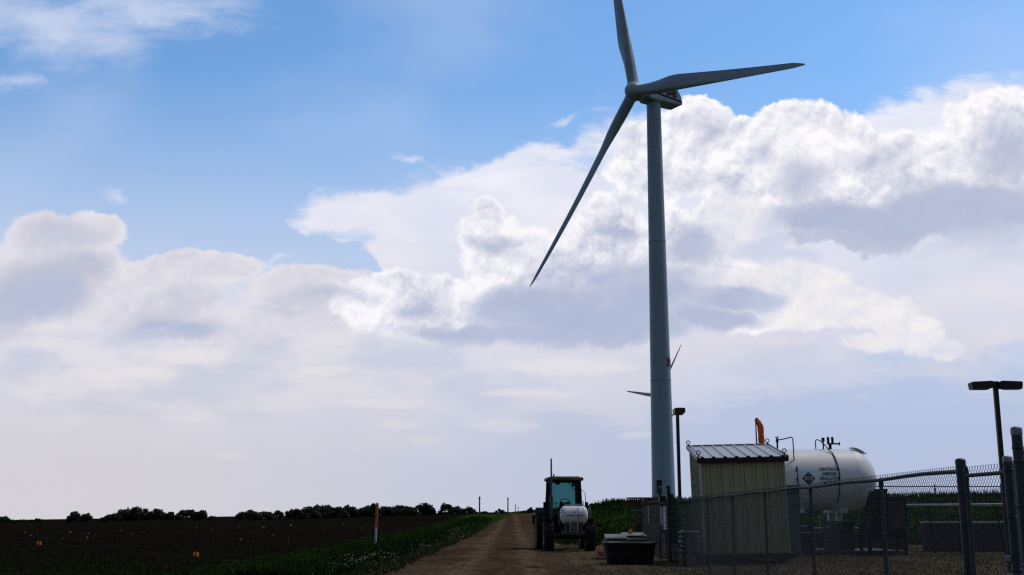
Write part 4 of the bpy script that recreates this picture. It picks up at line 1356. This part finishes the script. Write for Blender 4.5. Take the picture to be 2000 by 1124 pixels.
FL = [(72, 1061, 'o', 'orange flag, nearest one at the left side of the field', 1.25), (377, 1082.5, 'o', 'orange flag closest to the camera, alone in the near field', 1.2),
      (48, 1039.5, 'o', 'orange flag farthest left in the field', 1.1), (59, 1047, 'o', 'dim orange flag just below the one farthest left', .6),
      (134, 1039.5, 'o', 'bright orange flag left of the cluster of blue flags', 1.1), (170, 1043, 'o', 'small orange flag in the cluster, upper one of two', .7),
      (168, 1050, 'o', 'orange flag in the cluster, lower one of two', 1.1), (234, 1037, 'o', 'faint orange flag right of the blue flags and farther off', .6),
      (256, 1043, 'o', 'small orange flag right of the cluster', .8), (382.5, 1031, 'o', 'far orange flag below the round dense tree', .9),
      (465, 1028, 'o', 'far orange flag below the left end of the long tree line', .9), (468, 1055, 'o', 'thin orange flag seen edge on in the middle field', .7),
      (566, 1026, 'o', 'far bright orange flag halfway between the field centre and the striped post', 1.), (669, 1025, 'o', 'far dim orange flag left of the striped post', .6),
      (706, 1032, 'o', 'orange flag just left of the orange and white post', .9),
      (159, 1044, 'b', 'small blue flag left of the two stacked orange flags', .7), (184, 1044.5, 'b', 'blue flag right of the two stacked orange flags', .9),
      (89, 1052, 'b', 'blue flag just right of the nearest left orange flag', .9), (120, 1052.5, 'b', 'blue flag between the nearest left orange flag and the cluster', .9),
      (413, 1035, 'w', 'pale flag right of the far orange flag in the field', .8), (512, 1030, 'w', 'pale far flag left of the bright orange one', 1.), (532, 1045, 'w', 'pale yellow flag in the middle of the field', .9)]
for px, py, c, lab, s in FL: flag(px, py, c, lab, s=s)
f = flag(1168, 1081, 'r', 'small red flag in the gravel left of the black tub', h=.3, s=1.3); f['group'] = ''; del f['group']; f.name = 'marker_flag'
for i, (px, py, lab) in enumerate(((632, 1033, 'thin pale stake in the far field'), (563, 1052, 'thin pale stake in the middle of the field'), (730 - 8, 1038, 'thin dim stake just left of the striped post'))):
    x, y = place(px, py, .3); tag(MB().tube([(0, 0, 0), (0, 0, .42)], .013, 6).build('stake', M_wr, loc=(x, y, terr(x, y))), lab, 'stake')
mx, my = X(734.5, 52), 52.
mp = empty('marker_post', 'tall marker post, orange above and white below, on the grassy verge', 'marker post', (mx, my, terr(mx, my)), 0)
mp.rotation_euler = (0, R(1.3), 0)
zt = Z(982, 52) - terr(mx, my); zm = Z(1030, 52) - terr(mx, my)
MB().tube([(0, 0, 0), (0, 0, zm)], .052, 16).build('lower_tube', mat('white_tube', (.55, .55, .55), .5, var=.1), mp)
mb = MB().tube([(0, 0, zm + .002), (0, 0, zt - .03)], .054, 16); mb.lathe([(.054, zt - .03), (.04, zt - .005), (.001, zt)], 16); mb.build('upper_sleeve', mat('orange_tube', (.6, .10, .02), .5, var=.15), mp)
for px, yt, Y, lab, r_ in ((936.5, 970, 150, 'tall thin pole at the field edge, left one on the horizon', .11), (992, 972, 190, 'tall thin pole beside the lane, middle one on the horizon', .12), (1006.5, 985, 260, 'short distant pole just right of the middle one', .10), (1012, 990, 300, 'faintest distant pole beside the vanishing lane', .09)):
    x = X(px, Y); z0 = terr(x, Y); pl = empty('utility_pole', lab, 'pole', (x, Y, z0))
    H_ = Z(yt, Y) - z0
    MB().tube([(0, 0, -.2), (0, 0, H_)], [r_, r_ * .75], 8).build('pole', mat('pole_wood', (.07, .06, .05), .9), pl)
    MB().box((0, 0, H_ - .25), (.3, .1, .12)).build('cross_piece', M_bark, pl)

# ================================================================ tractor, front towards the camera
M_green = mat('dark_green_paint', (.008, .022, .006), .65, spec=.15, var=.25)
M_roofg = mat('olive_roof', (.055, .052, .014), .6, var=.35, scale=3)
M_rubber = mat('tyre_rubber', (.012, .012, .012), .9, var=.4, scale=8, bump=.4)
M_rim = mat('wheel_rim', (.15, .12, .03), .5, var=.4)
M_chrome = mat('exhaust_steel', (.10, .105, .11), .5, metal=.3, var=.3)


def glass_mat(nt, bs):
    out = nt.nodes['Material Output']
    tr = nt.nodes.new('ShaderNodeBsdfTransparent'); tr.inputs[0].default_value = (.21, .40, .41, 1)
    gl = nt.nodes.new('ShaderNodeBsdfGlossy'); gl.inputs['Roughness'].default_value = .05; gl.inputs[0].default_value = (.3, .5, .52, 1)
    fr = nt.nodes.new('ShaderNodeFresnel'); fr.inputs[0].default_value = 1.35
    mx_ = nt.nodes.new('ShaderNodeMixShader'); nt.links.new(fr.outputs[0], mx_.inputs[0]); nt.links.new(tr.outputs[0], mx_.inputs[1]); nt.links.new(gl.outputs[0], mx_.inputs[2])
    nt.links.new(mx_.outputs[0], out.inputs[0])


M_glass = nmat('tinted_glass', glass_mat)


def wheel(parent, x, y, r, w):
    """axle along x"""
    Mw = T((x, y, r)) @ RY(90)
    tm = MB(); tm.lathe([(r * .58, -w * .42), (r * .7, -w * .5), (r * .88, -w * .5), (r * .955, -w * .40), (r * .965, 0), (r * .955, w * .40), (r * .88, w * .5), (r * .7, w * .5), (r * .58, w * .42)], 40, Mw)
    tyre = tm.build('tyre', M_rubber, parent)
    lg = MB(); n = 20
    for k in range(n):
        for s in (-1, 1):
            a = 2 * math.pi * (k + (0 if s > 0 else .5)) / n
            lg.box((0, 0, 0), (r * .085, w * .5, r * .075), Mw @ RZ(math.degrees(a)) @ T((r * .985, 0, 0)) @ RX(90) @ T((0, 0, 0)) @ T((0, s * 0, 0)) @ RX(0) if False else Mw @ RZ(math.degrees(a)) @ T((r * .975, 0, s * w * .25)) @ RX(s * 28) @ RX(90))
    lg.build('tread', M_rubber, tyre)
    rm = MB(); rm.lathe([(.001, -w * .1), (r * .2, -w * .12), (r * .24, -w * .02), (r * .5, -w * .05), (r * .56, -w * .4), (r * .6, -w * .44), (r * .6, w * .44), (r * .56, w * .4), (r * .5, w * .1), (.001, w * .1)], 32, Mw)
    rm.build('rim', M_rim, parent)


Yt = 46.0
tr = empty('tractor', 'dark green cab tractor facing the camera on the yard beside the lane', 'tractor', (X(1114, Yt, 1), Yt, 0), R(3))
# wheels: front pair near y=.6, rear pair near y=3
for s in (-1, 1):
    wh = bpy.data.objects.new('wheel', None); COL.objects.link(wh); wh.parent = tr; wheel(wh, s * .84, .55, .62, .40)
    wh = bpy.data.objects.new('wheel', None); COL.objects.link(wh); wh.parent = tr; wheel(wh, s * .93, 3.0, .82, .50)
MB().tube([(-.75, .55, .55), (.75, .55, .55)], .07, 10).tube([(-.7, 3.0, .78), (.7, 3.0, .78)], .12, 10).box((0, .55, .62), (.5, .35, .3), bev=.04).build('axle', M_black, tr)
MB().box((0, 1.5, .85), (.46, 2.6, .5), bev=.06).build('chassis', M_black, tr)
hd = MB(); hd.prism([(-.36, .95), (.36, .95), (.38, 1.3), (.30, 1.52), (-.30, 1.52), (-.38, 1.3)], .35, 1.95); bmesh.ops.bevel(hd.bm, geom=hd.bm.edges[:], offset=.05, segments=2, affect='EDGES')
hood = hd.build('hood', M_green, tr)
MB().box((0, .33, 1.2), (.5, .04, .4), bev=.02).build('grille', M_black, hood)
for s in (-1, 1): MB().merge(MB().lathe([(.001, .0), (.07, 0), (.08, .03), (.001, .05)], 16).bm, T((s * .24, .31, 1.4)) @ RX(90)) or None
# cab
C0, C1 = 1.95, 3.35
cabm = MB(); cabm.box((0, (C0 + C1) / 2, 1.12), (1.36, C1 - C0, .42), bev=.05).build('cab_floor', M_green, tr)
pm = MB()
for s in (-1, 1):
    pm.tube([(s * .69, C0, 1.25), (s * .63, C0 + .06, 2.82)], .045, 8).tube([(s * .70, C1, 1.3), (s * .64, C1 - .06, 2.82)], .05, 8).tube([(s * .72, (C0 + C1) / 2 + .1, 1.3), (s * .66, (C0 + C1) / 2 + .1, 2.82)], .04, 8)
    pm.tube([(s * .69, C0, 1.3), (s * .70, C1, 1.3)], .04, 8)
pm.tube([(-.68, C0, 1.3), (.68, C0, 1.3)], .05, 8).tube([(-.63, C0 + .06, 2.8), (.63, C0 + .06, 2.8)], .06, 8).tube([(-.7, C1, 1.35), (.7, C1, 1.35)], .05, 8)
pm.box((.56, C0 + .5, 2.1), (.14, .5, 1.5))
pm.build('cab_frame', M_black, tr)
rf = MB(); rf.box((0, (C0 + C1) / 2, 2.90), (1.52, C1 - C0 + .35, .15), bev=.05).box((0, (C0 + C1) / 2, 2.985), (1.2, C1 - C0, .05), bev=.02).build('cab_roof', M_roofg, tr)
ow = MB().box((.45, C0 - .19, 2.9), (.5, .03, .1), bev=.01).build('roof_light', mat('amber_panel', (.2, .10, .03), .5), tr)
MB().box((-.33, C0 - .1, 2.74), (.2, .08, .14), bev=.02).build('work_lamp', M_black, tr); MB().box((.42, C0 + .12, 2.7), (.26, .1, .2), bev=.02).build('sun_visor', M_black, tr)
MB().tube([(.1, C0 + .0, 2.78), (.55, C0 + .02, 2.3)], .015, 6).tube([(.55, C0 + .02, 2.5), (.6, C0 - .02, 1.9)], .015, 6).build('wiper', M_black, tr)
def pane(name, a, b, c, d): raw(name, [a, b, c, d], [(0, 1, 2, 3)], M_glass, tr)
pane('windscreen', (-.66, C0, 1.32), (.66, C0, 1.32), (.61, C0 + .06, 2.78), (-.61, C0 + .06, 2.78))
pane('rear_window', (-.67, C1, 1.36), (.67, C1, 1.36), (.62, C1 - .06, 2.78), (-.62, C1 - .06, 2.78))
for s in (-1, 1): pane('side_window', (s * .705, C0 + .05, 1.33), (s * .715, C1 - .05, 1.33), (s * .65, C1 - .1, 2.78), (s * .64, C0 + .1, 2.78))
sw = MB(); sw.merge(MB().lathe([(.21 + .018 * math.cos(a), .018 * math.sin(a)) for a in [i * math.pi / 3 for i in range(7)]], 28).bm, T((0.03, C0 + .38, 1.92)) @ RX(52)); sw.tube([(.03, C0 + .38, 1.92), (.03, C0 + .2, 1.4)], .04, 8).tube([(-.17, C0 + .38, 1.92), (.23, C0 + .38, 1.92)], .012, 6)
sw.build('steering_wheel', M_black, tr)
MB().box((.08, C0 + .9, 1.5), (.5, .45, .16), bev=.05).box((.08, C0 + 1.1, 1.75), (.46, .14, .42), bev=.06).build('seat', M_black, tr)
MB().box((.03, C0 + .16, 1.6), (.62, .2, .36), bev=.05).build('dashboard', M_black, tr)
lv = MB()
for x_ in (-.42, -.34): lv.tube([(x_, C0 + .5, 1.4), (x_ + .03, C0 + .45, 1.88)], .014, 6).box((x_ + .03, C0 + .45, 1.9), (.05, .05, .07), bev=.01)
lv.build('lever', M_black, tr)
for s in (-1, 1):
    mm = MB().tube([(s * .66, C0 + .06, 2.5), (s * .82, C0 - .15, 2.3), (s * .86, C0 - .15, 1.6), (s * .72, C0 + .02, 1.5)], .014, 6); mm.build('grab_rail', M_black, tr)
    MB().box((s * .87, C0 - .16, 1.78), (.14, .05, .34), bev=.02).build('mirror', M_black, tr)
    fd = MB(); pr_ = []
    for k in range(9):
        a = R(10 + 20 * k); pr_.append((math.cos(a), math.sin(a)))
    for k in range(8):
        (c0, s0), (c1, s1) = pr_[k], pr_[k + 1]
        y0_, z0_, y1_, z1_ = 3.0 + .93 * c0, .80 + .93 * s0, 3.0 + .93 * c1, .80 + .93 * s1
        xi, xo = s * .66, s * 1.16
        fd.add([(xi, y0_, z0_), (xo, y0_, z0_), (xo, y1_, z1_), (xi, y1_, z1_)], [(0, 1, 2, 3)]); fd.add([(xo, y0_, z0_), (xo, y1_, z1_), (xo, y1_, z1_ - .07), (xo, y0_, z0_ - .07)], [(0, 1, 2, 3)])
    fd.build('fender', M_green, tr)
    fd = MB().box((s * .84, .5, 1.29), (.4, .7, .03), bev=.01); fd.build('front_mudguard', M_black, tr)
MB().tube([(-.62, 1.55, 1.1), (-.62, 1.5, 1.9), (-.62, 1.5, 2.2)], [.05, .075, .075], 14).tube([(-.62, 1.5, 2.2), (-.62, 1.5, 3.62), (-.63, 1.45, 3.72)], [.038, .034, .034], 12).build('exhaust_pipe', M_chrome, tr)
MB().tube([(-.45, 2.4, 3.0), (-.43, 2.4, 3.12)], .03, 6).build('beacon', M_black, tr)
# white tank carried in front
tz = Z(1006, 45.2); TXc = X(1119, 45.2) - X(1114, Yt, 1)
tk = bpy.data.objects.new('saddle_tank', None); COL.objects.link(tk); tk.parent = tr; tk.location = (TXc, -.75, tz)
prof = [(.001, -.55)] + [(.345 * math.sin(R(9 * k)) ** .9, -.37 - .18 * math.cos(R(9 * k))) for k in range(1, 11)] + [(.345 * math.cos(R(9 * k)) ** .9 if k < 10 else .001, .37 + .18 * math.sin(R(9 * k))) for k in range(0, 11)]
M_wt = mat('white_poly_tank', (.78, .78, .80), .4, var=.12, scale=3)
MB().lathe(prof, 40, RY(90)).build('tank_body', M_wt, tk)
v, f_ = text_mesh('ANHYDROUS AMMONIA', .07, bold=.002)
def ontk(p, z0): a = z0 / .345 + p[1] / .345; return (p[0], -.352 * math.cos(a), .352 * math.sin(a))
raw('lettering', [ontk((p[0] * .8, p[1]), -.03) for p in v], f_, M_black, tk)
em = [(-.05, 0), (.05, 0), (.0, .1)]; raw('tank_mark', [ontk(p, .08) for p in em], [(0, 1, 2)], M_steel, tk)
fm = MB()
for s in (-.37, .37): fm.tube([(s, .0, .34), (s, .0, .52), (s * .9, .3, .5)], .02, 6)
fm.tube([(-.37, 0, .4), (.37, 0, .4)], .018, 6).tube([(.12, -.02, .34), (.14, -.3, .24), (.14, -.37, 0), (.12, -.36, -.5)], .012, 6)
fm.build('tank_fittings', M_steel, tk)
fm = MB(); fm.box((0, .0, -.36), (.7, .5, .05)).box((-.3, .2, -.55), (.06, .5, .4)).box((.3, .2, -.55), (.06, .5, .4)).box((0, .4, -.7), (.9, .5, .12)).box((0, -.26, -.45), (.34, .05, .26))
fm.build('tank_cradle', M_chrome, tk)
MB().tube([(-.18, -.33, -.2), (-.2, -.36, -.62), (.1, -.33, -.66), (.12, -.33, -.2)], .014, 6).build('tank_hose', M_wt, tk)
MB().box((-.45, -.1, .12), (.2, .2, .2), RY(25), bev=.04).build('filler_jug', M_wt, tk)

# implement standing behind the tractor
im = empty('towed_implement', 'dark wheeled implement standing behind the tractor on its left side', 'implement', (X(1072, 52.5, 1), 52.5, 0))
MB().box((.9, 0, .95), (3.0, .15, .15)).box((.9, .9, .95), (3.0, .15, .15)).box((0, .45, .95), (.15, 1.0, .12)).box((1.8, .45, .95), (.15, 1.0, .12)).build('frame', M_black, im)
MB().box((-.55, .1, 1.2), (.42, .6, .42), bev=.02).build('toolbox', M_black, im)
MB().box((-.55, .1, 1.43), (.46, .64, .04), bev=.01).build('toolbox_lid', M_pipe, im)
for x_ in (-.42, 2.1):
    wh = bpy.data.objects.new('wheel', None); COL.objects.link(wh); wh.parent = im; wheel(wh, x_, .3, .38, .26)
for k in range(6): MB().tube([(.1 + .33 * k, .9, .95), (.1 + .33 * k, 1.15, .7), (.1 + .33 * k, 1.0, .15)], .025, 6).build('tine', M_black, im)
